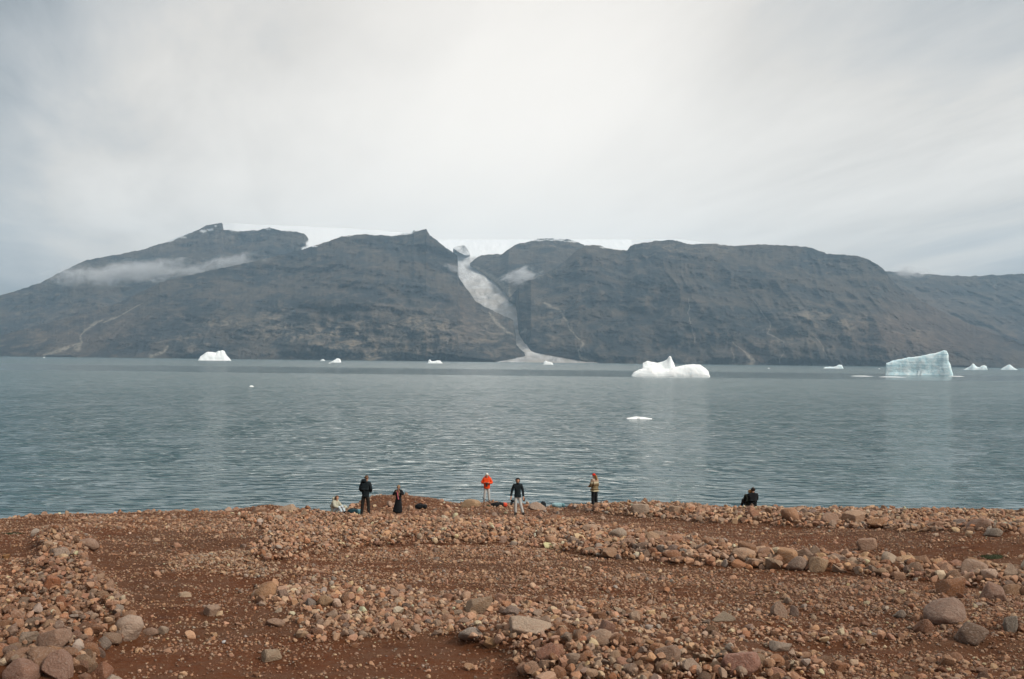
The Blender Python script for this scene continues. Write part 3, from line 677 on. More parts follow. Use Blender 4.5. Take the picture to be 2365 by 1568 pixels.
# per zone: stones per m2, median size, spread, largest; then gravel per m2
SPEC = {'bank': (75, 0.125, 0.45, 0.42, 110), 'bank_fine': (26, 0.08, 0.35, 0.25, 110), 'crest_right': (48, 0.165, 0.45, 0.48, 70), 'mid_band': (75, 0.135, 0.45, 0.52, 100),
        'tongue': (55, 0.085, 0.30, 0.22, 150), 'low_band': (56, 0.105, 0.46, 0.32, 180), 'front_heap': (60, 0.125, 0.50, 0.40, 150), 'right_slope': (60, 0.080, 0.45, 0.30, 240),
        'right_front': (46, 0.10, 0.48, 0.34, 190), 'mid_fine': (38, 0.075, 0.42, 0.30, 190), 'crest_left': (26, 0.085, 0.42, 0.40, 120), 'mound': (7, 0.10, 0.55, 0.45, 70), None: (7.0, 0.065, 0.55, 0.34, 80)}
N = 900000
yy = np.sqrt(rng.uniform(17.5 ** 2, 66 ** 2, N)); ss = rng.uniform(-800, 3200, N); xx = (ss - CX) / FP * yy
area = 0.5 * (66 ** 2 - 17.5 ** 2) * 4000 / FP
zz = ground(xx, yy, False); px, py = project(np.stack([xx, yy, zz], -1))
sD = np.interp(CX + FP * xx / yy, CREST[:, 0], CREST[:, 2])
zid = zone_of(px, py)
dens_s = np.zeros(N); dens_g = np.zeros(N); med = np.zeros(N); sg = np.zeros(N); mx = np.zeros(N)
for i in range(-1, len(ZONES)):
    k = zid == i; sp_ = SPEC[ZN[i] if i >= 0 else None]
    dens_s[k], med[k], sg[k], mx[k], dens_g[k] = sp_
past = yy > sD + 0.8
dens_s[past] = 16; med[past] = 0.14; sg[past] = 0.4; mx[past] = 0.4; dens_g[past] = 60
# streaks: stones gather in wavering rows parallel to the shore with soil showing in between
streak = fbm(xx / 5.5, yy / 1.5, 5.5, 4)
clump = np.clip(1.0 + 1.1 * streak, 0.4, 1.7)
fine_z = np.isin(zid, [ZN.index('mid_fine'), ZN.index('right_slope'), ZN.index('low_band'), ZN.index('crest_left'), -1])
row = np.clip(0.85 + 3.0 * fbm(xx / 7.0, yy / 0.95, 2.5, 4), 0.04, 2.2)
dens_s *= np.where(fine_z, row, clump); dens_g *= np.where(fine_z, np.clip(0.35 + 0.65 * row, 0.1, 2), clump * 0.6 + 0.4)
dens_g[(ss < -60) | (ss > 2424)] *= 0.4
pick = rng.uniform(0, 1, N) * (N / area)
is_s = pick < dens_s; is_g = (~is_s) & (pick < dens_s + dens_g)
si = np.where(is_s)[0]
size = np.minimum(med[si] * rng.lognormal(0, 1, len(si)) ** sg[si], mx[si])
# bigger stones towards the lower left corner of the bank, the right end of the middle band
pxs, pys = px[si], py[si]
bankk = zid[si] == ZN.index('bank'); size[bankk] *= np.interp(pys[bankk], [1230, 1380, 1480, 1568], [0.85, 0.9, 1.35, 1.9])
midk = zid[si] == ZN.index('mid_band'); size[midk] *= np.interp(pxs[midk], [560, 1300, 1700, 2364], [0.72, 0.98, 1.40, 1.45])
order = np.argsort(-size); si = si[order]; size = size[order]

# the stones the photograph singles out: x, y of the foot, width px, height/width, tone, label
HAND = [
 (2198,1446,100,.68,(.27,.20,.17),'biggest smooth rounded boulder on the right gravel slope'),
 (2138,1464,52,.85,(.24,.135,.09),'brown boulder wedged under the left foot of the biggest rounded boulder'),
 (2256,1492,92,.62,(.17,.125,.10),'lumpy grey boulder just right of and below the biggest rounded boulder'),
 (2340,1462,40,1.25,(.27,.26,.24),'upright bluish grey stone at the right edge beside the lumpy boulder'),
 (1803,1426,48,.95,(.30,.225,.18),'upright pointed pinkish stone standing alone at the top of the right slope'),
 (1836,1424,26,1.2,(.22,.17,.15),'narrow dark stone leaning by the upright pointed pinkish stone'),
 (1670,1438,62,.40,(.31,.27,.22),'low grey wedge shaped stone half buried in soil on the lower right'),
 (1806,1506,60,.42,(.33,.28,.24),'flat scalloped grey slab lying on soil at lower right'),
 (607,1382,56,.72,(.40,.25,.15),'large tan boulder with a dark underside at the edge of the red soil basin'),
 (650,1380,32,.70,(.32,.24,.20),'grey stone leaning on the right of the large tan boulder'),
 (749,1400,50,.58,(.36,.25,.16),'round tan stone in the gravel right of the large tan boulder'),
 (632,1448,56,.35,(.33,.23,.175),'long pinkish slab lying flat in soil between the stone clusters'),
 (485,1424,46,.62,(.38,.28,.22),'pale boulder on top of the small cluster in the red basin'),
 (285,1486,76,.72,(.44,.36,.31),'large pale rounded boulder at the right foot of the left stone bank'),
 (371,1466,34,.80,(.43,.36,.30),'pale round stone right of the large pale boulder at the bank foot'),
 (340,1470,52,.40,(.30,.21,.165),'low long stone between two pale boulders at the bank foot'),
 (110,1368,58,.80,(.33,.145,.075),'rusty red angular boulder in the middle of the left stone bank'),
 (112,1508,86,.75,(.30,.21,.165),'large brown pink boulder low in the left stone bank'),
 (120,1572,90,.80,(.29,.19,.155),'big purplish boulder at the bottom edge of the left bank'),
 (36,1580,100,.55,(.27,.17,.135),'broad brown boulder cut by the lower left corner'),
 (218,1560,90,.45,(.27,.135,.085),'reddish flat topped boulder near the bottom of the left bank'),
 (55,1494,64,.7,(.36,.30,.25),'pale rugged stone near the left edge above the large brown boulder'),
 (250,1590,60,.6,(.42,.36,.31),'pale pointed stone at the bottom edge right of the purplish boulder'),
 (620,1530,62,.52,(.38,.31,.24),'beige rounded stone low in the soil left of centre'),
 (1085,1486,64,.50,(.33,.30,.28),'grey split slab at the left end of the front heap'),
 (1133,1500,44,.55,(.38,.24,.13),'orange tan angular stone beside the grey split slab'),
 (1215,1474,130,.32,(.40,.33,.27),'long pale flat topped slab across the front heap'),
 (1265,1534,70,.80,(.31,.165,.12),'reddish pink block in the middle of the front heap'),
 (1318,1536,56,.60,(.34,.27,.22),'grey pointed stone right of the reddish block'),
 (1385,1492,96,.50,(.36,.27,.21),'broad rounded tan stone at the top of the front heap'),
 (1400,1472,50,.9,(.30,.19,.15),'pointed brown pink stone behind the broad tan stone'),
 (1545,1538,76,.72,(.29,.21,.165),'large rugged brown stone at the right end of the front heap'),
 (1228,1562,54,.55,(.33,.22,.16),'rounded tan stone at the bottom edge under the front heap'),
 (1290,1566,46,.6,(.32,.17,.10),'rusty round stone at the bottom edge under the front heap'),
 (1338,1566,46,.65,(.35,.24,.185),'pinkish round stone last in the row under the front heap'),
 (1105,1418,80,.55,(.34,.26,.19),'tan hump shaped stone above the front heap'),
 (1180,1422,44,.6,(.26,.21,.19),'dark grey stone beside the tan hump shaped stone'),
 (1366,1232,52,.55,(.40,.29,.22),'tallest pale domed boulder in the middle stone band'),
 (1430,1246,54,.60,(.35,.31,.27),'pale grey angular boulder right of the domed boulder'),
 (1450,1264,46,.55,(.33,.23,.18),'pinkish boulder in front of the pale grey angular one'),
 (1522,1248,40,.65,(.34,.25,.19),'peaked boulder on the crest of the middle stone band'),
 (1722,1296,66,.50,(.42,.30,.22),'large smooth pale boulder on the right part of the middle band'),
 (1745,1312,60,.35,(.40,.29,.22),'low smooth stone in front of the large pale boulder'),
 (1845,1320,62,.62,(.29,.23,.195),'dark split boulder along the lower edge of the middle band'),
 (1898,1322,60,.65,(.38,.28,.19),'tan ridge backed boulder right of the dark split boulder'),
 (2008,1272,58,.62,(.36,.25,.19),'lone pinkish slab tilted on bare soil behind the middle band'),
 (2060,1300,52,.62,(.42,.36,.30),'white jagged stone at the back of the middle band on the right'),
 (2262,1330,84,.50,(.32,.235,.185),'broad low rounded boulder near the right edge of the middle band'),
 (2335,1334,40,1.0,(.36,.29,.24),'pale upright boulder near the right edge beside the broad low one'),
 (2206,1378,78,.70,(.25,.125,.065),'rusty brown block at the right end of the middle band'),
 (2300,1388,70,.8,(.27,.185,.15),'dark pinkish boulder right of the rusty brown block'),
 (1742,1200,40,.70,(.32,.18,.12),'reddish round boulder on the crest under the seated couple'),
 (1828,1206,52,.75,(.36,.22,.14),'large tan peaked boulder on the crest right of the couple'),
 (1918,1214,50,.72,(.34,.235,.18),'rounded pinkish boulder on the crest wall'),
 (1975,1212,66,.60,(.40,.29,.215),'largest pale boulder on the crest wall'),
 (2028,1222,56,.60,(.27,.155,.085),'dark brown round boulder in the crest wall'),
 (2270,1222,68,.50,(.27,.19,.155),'broad dark boulder at the right end of the crest wall'),
 (2300,1240,48,.5,(.25,.225,.20),'bluish grey stone in front of the broad dark crest boulder'),
 (1560,1190,40,.66,(.36,.26,.19),'pale round crest boulder between sweater person and couple'),
 (1480,1190,52,.62,(.34,.285,.24),'broad pale stone on the crest right of the sweater person'),
 (1240,1179,52,.45,(.36,.29,.245),'smooth grey striped boulder beside the hooded person'),
 (1086,1172,56,.42,(.36,.26,.165),'broad yellowish boulder left of the orange jacket person'),
 (660,1184,62,.40,(.38,.29,.215),'stack like layered pale rock on the left crest'),
 (595,1190,44,.60,(.30,.19,.13),'reddish boulder left of the layered pale rock'),
 (638,1206,28,.75,(.42,.36,.30),'pale round stone below the layered pale rock'),
 (130,1290,56,.55,(.40,.34,.30),'pale tilted stone at the upper end of the left bank'),
 (195,1262,60,.5,(.31,.22,.175),'pinkish boulder at the top of the left bank'),
 (268,1420,34,.75,(.34,.29,.26),'grey stone at the right shoulder of the left bank'),
 (10,1292,22,.7,(.33,.18,.07),'yellow orange stone at the left edge of the shore'),
 (1245,1395,24,1.0,(.27,.13,.07),'rust red upright stone in the low gravel band'),
 (1820,1395,24,.8,(.44,.37,.31),'white block in the gravel above the right slope'),
 (2082,1428,30,.8,(.35,.31,.28),'pale grey angular stone left of the biggest boulder'),
 (1940,1556,50,.6,(.30,.15,.08),'rusty round stone at bottom right in dark soil'),
 (1720,1570,110,.55,(.33,.19,.155),'broad reddish boulder cut by the bottom edge'),
 (1600,1556,60,.6,(.40,.33,.28),'pale angular stone at the bottom edge left of the reddish boulder'),
]
SHAPES4 = [stone_shape(4, 100 + i, [6, 9, 11, 8, 14, 7, 10, 16, 5, 12, 9, 7, 18, 8][i], [.22, .10, .06, .15, .05, .4, .12, .03, .5, .08, .2, .3, .03, .12][i]) for i in range(14)]
SHAPES4 += [stone_shape(4, 200 + i, 6, .42) for i in range(4)]
SM4 = []
for V, Fc in SHAPES4:
    me = mesh_np('stone', V, Fc, True); me.materials.append(STONE_O); SM4.append(me)
GROUPS = {'bank': ('pinkish beige stone heaped in the cobble bank along the left edge', 'cobbles of the left bank'),
 'bank_fine': ('small stone in the fine rubble beside the left bank', 'stones of the fine rubble'),
 'crest_right': ('weathered stone in the loose wall along the right crest above the water', 'stones of the right crest wall'),
 'mid_band': ('pinkish or grey stone in the wide middle band of rubble behind the gravel', 'stones of the middle rubble band'),
 'tongue': ('grey stone in the gravel tongue reaching into the red soil basin', 'stones of the gravel tongue'),
 'low_band': ('tan stone in the scattered low rubble band across the foreground', 'stones of the low rubble band'),
 'front_heap': ('larger stone in the heap at the bottom centre', 'stones of the front heap'),
 'right_slope': ('brownish stone on the gravelly right slope', 'stones of the right slope'),
 'right_front': ('dark stone in the lower right corner', 'stones of the lower right corner'),
 'mid_fine': ('lone larger stone among the fine central gravel', 'stones of the central gravel'),
 'crest_left': ('stone on the flat left crest by the water', 'stones of the left crest'),
 'mound': ('stone on the low mound behind the people', 'stones of the shore mound'),
 None: ('single stone lying on bare reddish soil', 'stones on bare soil')}
TW = (1.0, 1.0, 1.0)
taken = []      # x, y, radius
def stone_obj(x, y, z, sx, sy, sz, shape, rot, tone):
    o = bpy.data.objects.new('boulder' if max(sx, sy) > 0.22 else 'stone', SM4[shape]); C.objects.link(o)
    o.location = (x, y, z); o.scale = (sx, sy, sz); o.rotation_euler = rot; o.color = (tone[0] * TW[0], tone[1] * TW[1], tone[2] * TW[2], 1)
    return o
for i, (hx, hy, wpx, asp, tone, lab) in enumerate(HAND):
    P = hit(hx, hy); k = P[1] / FP * (0.84 if i not in (0, 8, 13) else 0.95); W = wpx * k / 2; Hh = wpx * asp * k / 2
    y = P[1] + W * 0.75; z = float(ground(P[0], y, False))
    o = stone_obj(P[0], y, z + Hh * 0.55, W, W * (0.75 + 0.2 * ((i * 7) % 5) / 4), Hh * 1.25, 14 + i % 4 if i in (0, 2, 8, 10, 13, 37, 41) else (i * 5) % 14, (0.12 * math.sin(i), 0.14 * math.cos(i * 1.7), (i * 0.35) % 0.7 - 0.35), (tone[0] * .96, tone[1] * .85, tone[2] * .75))
    tag(o, lab, 'boulder' if wpx > 40 else 'stone'); taken.append((P[0], y, W * 0.9))
# scattered stones, largest first, keeping clear of one another
cell = {}
def free(x, y, r, k=0.8):
    ci, cj = int(x // 1), int(y // 1)
    for a in range(ci - 1, ci + 2):
        for c in range(cj - 1, cj + 2):
            for (qx, qy, qr) in cell.get((a, c), ()):
                if (x - qx) ** 2 + (y - qy) ** 2 < ((r + qr) * k) ** 2: return False
    return True
for t_ in taken: cell.setdefault((int(t_[0] // 1), int(t_[1] // 1)), []).append(t_)
keep = []
for j, (i, s_) in enumerate(zip(si, size)):
    r_ = s_ / 2
    if r_ > 0.05:
        if not free(xx[i], yy[i], r_, 0.62): continue
        cell.setdefault((int(xx[i] // 1), int(yy[i] // 1)), []).append((xx[i], yy[i], r_))
    keep.append(j)
si = si[keep]; size = size[keep]
px_size = size / yy[si] * FP
rank = np.argsort(-px_size)
inview = (px[si] > 0) & (px[si] < 2364) & (py[si] < 1575) & (~past[si])
big = [j for j in rank if inview[j]][:300 - len(HAND)]
bigset = set(big)
tones = stone_colours(len(si), rng)
# tone of whole areas: greyer gravel in the tongue, darker reddish rubble at far right and lower left
for nme, f in (('tongue', (0.92, 1.02, 1.06)), ('bank', (0.86, 0.82, 0.80)), ('right_slope', (0.80, 0.76, 0.73)), ('right_front', (0.85, 0.80, 0.76)), ('mid_band', (1.06, 1.05, 1.04))):
    k = zid[si] == ZN.index(nme); tones[k] *= np.array(f)
aspx = rng.uniform(0.7, 1.0, len(si)); aspz = rng.uniform(0.5, 0.9, len(si))
pile = np.where(np.isin(zid[si], [ZN.index(q) for q in ('bank', 'crest_right', 'mid_band', 'front_heap')]), rng.uniform(0, 0.17, len(si)), 0)
zs = zz[si] + size / 2 * aspz * rng.uniform(-0.05, 0.6, len(si)) + pile * (size < 0.25)
for j in big:
    i = si[j]; r_ = size[j] / 2
    o = stone_obj(xx[i], yy[i], zs[j], r_, r_ * aspx[j], r_ * aspz[j], int(rng.integers(14)), (float(rng.normal(0, .22)), float(rng.normal(0, .22)), float(rng.uniform(0, 6.28))), tones[j])
    lab, grp = GROUPS[ZN[zid[i]] if zid[i] >= 0 else None]
    tag(o, lab, 'boulder' if max(o.scale) > 0.22 else 'stone', grp)

def stone_mesh(name, X, Y, Z, S, AX, AZ, T, sub, tilt, nshape, seed):
    r = np.random.default_rng(seed); Vs = []; Fs = []; Ts = []; off = 0
    which = r.integers(0, nshape, len(X))
    for q in range(nshape):
        V, Fc = stone_shape(sub, seed + q, int(r.integers(7, 16)) if sub > 1 else int(r.integers(1, 4)), r.uniform(0.0, 0.25))
        k = np.where(which == q)[0]
        if not len(k): continue
        sc_ = np.stack([S[k] / 2, S[k] / 2 * AX[k], S[k] / 2 * AZ[k]], -1)
        R = rot_mats(len(k), r, tilt)
        P = np.einsum('nij,nvj->nvi', R, V[None] * sc_[:, None, :]) + np.stack([X[k], Y[k], Z[k]], -1)[:, None, :]
        Vs.append(P.reshape(-1, 3)); Ts.append(np.repeat(T[k], len(V), 0))
        Fs.append((Fc[None] + (off + np.arange(len(k)) * len(V))[:, None, None]).reshape(-1, 3)); off += len(k) * len(V)
    return mesh_np(name, np.concatenate(Vs), np.concatenate(Fs), False, dict(tone=np.concatenate(Ts)))
rest = np.array([j for j in range(len(si)) if j not in bigset])
i = si[rest]
me = stone_mesh('loose_stones', xx[i], yy[i], zs[rest], size[rest], aspx[rest], aspz[rest], tones[rest], 2, 0.45, 40, 300)
tag(link('loose_stones', me, STONE_A), 'countless small pinkish and grey stones strewn over the shore', 'stones', kind='stuff')
gi = np.where(is_g)[0]
gs = np.clip(0.040 * rng.lognormal(0, 0.42, len(gi)), 0.015, 0.10)
me = stone_mesh('gravel', xx[gi], yy[gi], zz[gi] + gs * 0.12, gs, rng.uniform(.7, 1, len(gi)), rng.uniform(.5, .8, len(gi)), stone_colours(len(gi), rng) * np.array([.80, .76, .72]), 1, 0.4, 10, 500)
tag(link('gravel', me, STONE_A), 'fine gravel scattered over the reddish soil', 'gravel', kind='stuff')
print('stones', len(si), 'gravel', len(gi), 'area', area)

# ------------------------------------------------------------------ people
def plain(name, col, rough=0.8, var=0.18):
    return cloth(name, col, var, 12, rough)
SKIN = plain('skin', (0.50, 0.28, 0.19), 0.55, 0.08)
def skin_mesh(name, chain, root, sub=2):
    """chain: dict name -> (pos, (rx, ry)), plus edges; grown by the Skin modifier into one surface"""
    nodes, edges = chain
    keys = list(nodes); idx = {k: i for i, k in enumerate(keys)}
    me = bpy.data.meshes.new(name)
    me.from_pydata([nodes[k][0] for k in keys], [(idx[a], idx[c]) for a, c in edges], [])
    o = bpy.data.objects.new(name, me); C.objects.link(o)
    o.modifiers.new('s', 'SKIN'); sk = me.skin_vertices[0].data
    for k in keys:
        r = nodes[k][1]; sk[idx[k]].radius = r if isinstance(r, tuple) else (r, r)
        sk[idx[k]].use_root = (k == root)
    m = o.modifiers.new('b', 'SUBSURF'); m.levels = sub; m.render_levels = sub
    dg = bpy.context.evaluated_depsgraph_get()
    out = bpy.data.meshes.new_from_object(o.evaluated_get(dg)); out.name = name
    bpy.data.objects.remove(o); bpy.data.meshes.remove(me)
    for p in out.polygons: p.use_smooth = True
    return out
def V3(*a): return Vector(a)
STAND = dict(pelvis=(0, 0, .95), spine=(0, 0, 1.13), chest=(0, 0, 1.31), neck=(0, .005, 1.49), head=(0, -.015, 1.655),
             sh=(.175, 0, 1.43), el=(.235, .03, 1.13), wr=(.245, -.05, .88), hand=(0.0, -.15, -1.0),
             hip=(.09, 0, .92), kn=(.105, -.02, .50), an=(.115, .02, .09), toe=(.13, -.17, .035))
def pose(**kw):
    """left and right joints; a tuple for one key mirrors it, a pair (right, left) sets both sides. x grows to the person's left"""
    p = {}
    for k in ('pelvis', 'spine', 'chest', 'neck', 'head'): p[k] = V3(*kw.get(k, STAND[k]))
    for k in ('sh', 'el', 'wr', 'hand', 'hip', 'kn', 'an', 'toe'):
        v = kw.get(k, STAND[k])
        if isinstance(v[0], tuple): r, l = v
        else: r, l = (-v[0], v[1], v[2]), v
        p[k + '_r'], p[k + '_l'] = V3(*r), V3(*l)
    return p
def add_limb(nodes, edges, seq):
    for (k, pos, r) in seq: nodes[k] = (tuple(pos), r)
    for a, c in zip(seq[:-1], seq[1:]): edges.append((a[0], c[0]))
def body_mesh(p, look=(0, -1, -0.05)):
    n, e = {}, []
    lk = Vector(look).normalized(); hd = p['head']
    add_limb(n, e, [('pelvis', p['pelvis'], (.13, .10)), ('spine', p['spine'], (.12, .09)), ('chest', p['chest'], (.15, .10)), ('neck', p['neck'], .055),
                    ('jaw', hd + lk * .012 - V3(0, 0, .075), (.058, .066)), ('face', hd, (.074, .092)), ('crown', hd - lk * .008 + V3(0, 0, .075), (.062, .078))])
    nose = hd + lk * .105 - V3(0, 0, .015)
    n['nose'] = (tuple(nose), .014); e.append(('face', 'nose'))
    sd_ = lk.cross(V3(0, 0, 1)).normalized()
    for q, sgn in (('ear_r', 1), ('ear_l', -1)):
        n[q] = (tuple(hd + sd_ * sgn * .082 + lk * -.01), (.014, .022)); e.append(('face', q))
    for s_ in ('_r', '_l'):
        sh, el, wr = p['sh' + s_], p['el' + s_], p['wr' + s_]
        add_limb(n, e, [('chest', p['chest'], (.15, .10)), ('sh' + s_, sh, .058), ('el' + s_, el, .044), ('wr' + s_, wr, .028)])
        hd_ = p['hand' + s_].normalized(); up_ = V3(0, -1, 0) if abs(hd_.y) < .8 else V3(0, 0, 1)
        sd2 = hd_.cross(up_).normalized(); nrm = sd2.cross(hd_).normalized()
        pm = wr + hd_ * .075; n['palm' + s_] = (tuple(pm), (.034, .017)); e.append(('wr' + s_, 'palm' + s_))
        for f in range(4):
            off = sd2 * (-.027 + .018 * f); ln = (.062, .072, .068, .05)[f]
            a0 = pm + off + hd_ * .022; a1 = a0 + hd_ * ln * .55 + nrm * .008; a2 = a1 + hd_ * ln * .4 + nrm * .026
            add_limb(n, e, [('palm' + s_, pm, (.034, .017)), (f'f{f}a' + s_, a0, .010), (f'f{f}b' + s_, a1, .009), (f'f{f}c' + s_, a2, .008)])
        t0 = wr + hd_ * .03 - sd2 * .035; t1 = t0 + hd_ * .035 - sd2 * .012 + nrm * .012
        add_limb(n, e, [('wr' + s_, wr, .028), ('ta' + s_, t0, .012), ('tb' + s_, t1, .010)])
        add_limb(n, e, [('pelvis', p['pelvis'], (.13, .10)), ('hip' + s_, p['hip' + s_], .078), ('kn' + s_, p['kn' + s_], .052), ('an' + s_, p['an' + s_], .036), ('toe' + s_, p['toe' + s_], .034)])
    return skin_mesh('body', (n, e), 'pelvis', 1)
def jacket_mesh(p, name='jacket', hem=.16, fat=1.0, cuff=.050, collar=.072, hood=False):
    n, e = {}, []
    down = (p['pelvis'] - p['spine']).normalized()
    add_limb(n, e, [('hem', p['pelvis'] + down * (hem - .08), (.175 * fat, .135 * fat)), ('pelvis', p['pelvis'] + down * -.06, (.165 * fat, .125 * fat)), ('spine', p['spine'] + V3(0, 0, .03), (.160 * fat, .125 * fat)),
                    ('chest', p['chest'] + V3(0, 0, .015), (.185 * fat, .135 * fat)), ('neck', p['neck'] + V3(0, 0, -.015), collar), ('collar', p['neck'] + V3(0, .005, .045), collar * .95)])
    for s_ in ('_r', '_l'):
        sh, el, wr = p['sh' + s_], p['el' + s_], p['wr' + s_]
        add_limb(n, e, [('chest', n['chest'][0], n['chest'][1]), ('sh' + s_, sh, .082 * fat), ('ua' + s_, (sh + el) / 2, .074 * fat), ('el' + s_, el, .068 * fat), ('fa' + s_, (el + wr * 2) / 3, .058 * fat), ('wr' + s_, wr, cuff)])
    return skin_mesh(name, (n, e), 'pelvis', 2)
def trouser_mesh(p, name='trousers', fat=1.0):
    n, e = {}, []
    add_limb(n, e, [('waist', p['pelvis'] + (p['spine'] - p['pelvis']) * .35, (.150 * fat, .115 * fat)), ('pelvis', p['pelvis'] - V3(0, 0, .02), (.155 * fat, .125 * fat))])
    for s_ in ('_r', '_l'):
        h, k, a = p['hip' + s_], p['kn' + s_], p['an' + s_]
        add_limb(n, e, [('pelvis', n['pelvis'][0], n['pelvis'][1]), ('hip' + s_, h - V3(0, 0, .04), .100 * fat), ('th' + s_, (h + k) / 2, .090 * fat), ('kn' + s_, k, .076 * fat), ('sn' + s_, (k + a) / 2, .072 * fat), ('an' + s_, a + (k - a) * .06, .066 * fat)])
    return skin_mesh(name, (n, e), 'pelvis', 2)
def boot_mesh(p, s_):
    a, t = p['an' + s_], p['toe' + s_]
    heel = a + (a - t) * .30; heel.z = t.z
    n, e = {}, []
    add_limb(n, e, [('top', a + V3(0, 0, .10), .060), ('an', a, .058), ('mid', (a + t) / 2 + V3(0, 0, -.012), (.052, .045)), ('toe', t, (.05, .038))])
    n['heel'] = (tuple(heel), (.044, .04)); e.append(('an', 'heel'))
    return skin_mesh('boot', (n, e), 'an', 1)
def dome(name, c, look, rx, ry, rz, low=-0.35, back=0.0, seed=0, fringe=0.0):
    """hair, hat or hood: a shell round the head, open towards the face"""
    lk = Vector(look); lk.z = 0; lk.normalize(); sd_ = lk.cross(V3(0, 0, 1))
    bm = bmesh.new(); bmesh.ops.create_icosphere(bm, subdivisions=3, radius=1)
    kill = []
    for v in bm.verts:
        x, y, z = v.co
        face = y < -0.35 and z < 0.42 - fringe
        if z < low and y < 0.15 or z < low - back or face: kill.append(v)
    bmesh.ops.delete(bm, geom=kill, context='VERTS')
    for v in bm.verts:
        x, y, z = v.co; j = 1 + 0.04 * math.sin(7 * x + 5 * z + seed) * math.cos(6 * y + seed)
        v.co = c + sd_ * (x * rx * j) - lk * (y * ry * j) * -1 * -1 + V3(0, 0, z * rz * j)
    r = bmesh.ops.solidify(bm, geom=bm.faces[:], thickness=0.012)
    me = bpy.data.meshes.new(name); bm.to_mesh(me); bm.free()
    for q in me.polygons: q.use_smooth = True
    return me
def tube(name, pts, r):
    n, e = {}, []
    add_limb(n, e, [(str(i), Vector(q), r) for i, q in enumerate(pts)])
    return skin_mesh(name, (n, e), '0', 1)
def lump(name, size, seed=0, sq=3.5, sag=0.0, sub=4, rough=0.06):
    """soft pack-like body: rounded box, sagging on its underside"""
    bm = bmesh.new(); bmesh.ops.create_icosphere(bm, subdivisions=sub, radius=1)
    V = np.array([v.co[:] for v in bm.verts]); 
    k = (np.abs(V) ** sq).sum(1) ** (-1 / sq); V = V * k[:, None]
    V *= 1 + rough * fbm(V[:, 0] * 1.7 + seed, V[:, 1] * 1.7, V[:, 2] * 1.7, 4)[:, None]
    V[:, 2] -= sag * V[:, 0] ** 2
    V = V * np.array(size) / 2; V[:, 2] -= V[:, 2].min()
    for v, q in zip(bm.verts, V): v.co = q
    me = bpy.data.meshes.new(name); bm.to_mesh(me); bm.free()
    for q in me.polygons: q.use_smooth = True
    return me
def person(label, foot, height, heading, p, look=(0, -1, -.05), stand=1.76):
    k = height / stand
    root = empty('person', foot, heading); root.scale = (k, k, k)
    tag(root, label, 'person')
    link('body', body_mesh(p, look), SKIN, root)
    return root, k
def clothes(root, p, jm, tm, bm_, **kw):
    tf = kw.pop('tfat', 1.0)
    link(kw.pop('jname', 'jacket'), jacket_mesh(p, **kw), jm, root)
    if tm: link('trousers', trouser_mesh(p, fat=tf), tm, root)
    if bm_:
        for s_ in ('_r', '_l'): link('boot', boot_mesh(p, s_), bm_, root)
BLACK = plain('black_cloth', (0.010, 0.011, 0.013), .8); NAVY = plain('dark_navy_cloth', (0.010, 0.016, 0.020), .75)
CHAR = plain('charcoal_cloth', (0.020, 0.018, 0.016), .85); ORANGE = plain('orange_cloth', (0.80, 0.075, 0.012), .6, .12); PALEG = plain('pale_grey_cloth', (0.50, 0.50, 0.48), .8)
CREAM = plain('cream_fleece', (0.44, 0.43, 0.34), .95); BOOTB = plain('boot_leather', (0.022, 0.017, 0.014), .6); BROWNB = plain('brown_leather', (0.10, 0.055, 0.035), .6)
HAIRB = plain('brown_hair', (0.10, 0.050, 0.022), .5); HAIRG = plain('golden_hair', (0.26, 0.14, 0.05), .5); HAIRD = plain('dark_hair', (0.022, 0.012, 0.008), .5)
REDC = plain('red_knit', (0.62, 0.030, 0.012), .9); WHITEC = plain('white_cloth', (0.78, 0.74, 0.66), .9); JEANS = plain('pale_jeans', (0.52, 0.60, 0.64), .85)
METAL = plain('black_metal', (0.012, 0.012, 0.013), .35); TEAL = plain('teal_nylon', (0.10, 0.22, 0.25), .55); TEALP = plain('pale_teal_nylon', (0.25, 0.40, 0.43), .6); TEALD = plain('dark_teal_nylon', (0.008, 0.035, 0.045), .6)
SCARF = plain('pink_scarf', (0.50, 0.13, 0.16), .9, .5); OLIVE = plain('olive_nylon', (0.05, 0.05, 0.028), .8)
def knit_material():
    m, b = mat_new('striped_knit')
    t = b.n('ShaderNodeTexCoord').outputs['Object']
    z = b.n('ShaderNodeSeparateXYZ', {0: t}).outputs[2]
    n = b.noise(t, 22, 3, 0.6)
    zz_ = b.math('ADD', z, b.math('MULTIPLY', n, 0.012))
    c = b.ramp(b.math('MULTIPLY', b.math('SUBTRACT', zz_, 0.85), 1.55), [(0.0, (.42,.36,.24)), (.10, (.42,.36,.24)), (.13, (.16,.115,.06)), (.22, (.20,.145,.08)), (.25, (.36,.30,.18)), (.31, (.17,.12,.065)), (.40, (.25,.19,.10)), (.46, (.15,.105,.055)), (.62, (.17,.12,.07)), (.66, (.46,.41,.29)), (.76, (.46,.41,.29)), (.80, (.36,.24,.17)), (1.0, (.40,.30,.23))])
    return finish(m, b, c, 0.95, bump(b, n, 0.01), 0.1)
KNIT = knit_material()
def px_h(py_foot, py_top, dist): return (py_foot - py_top) / FP * dist

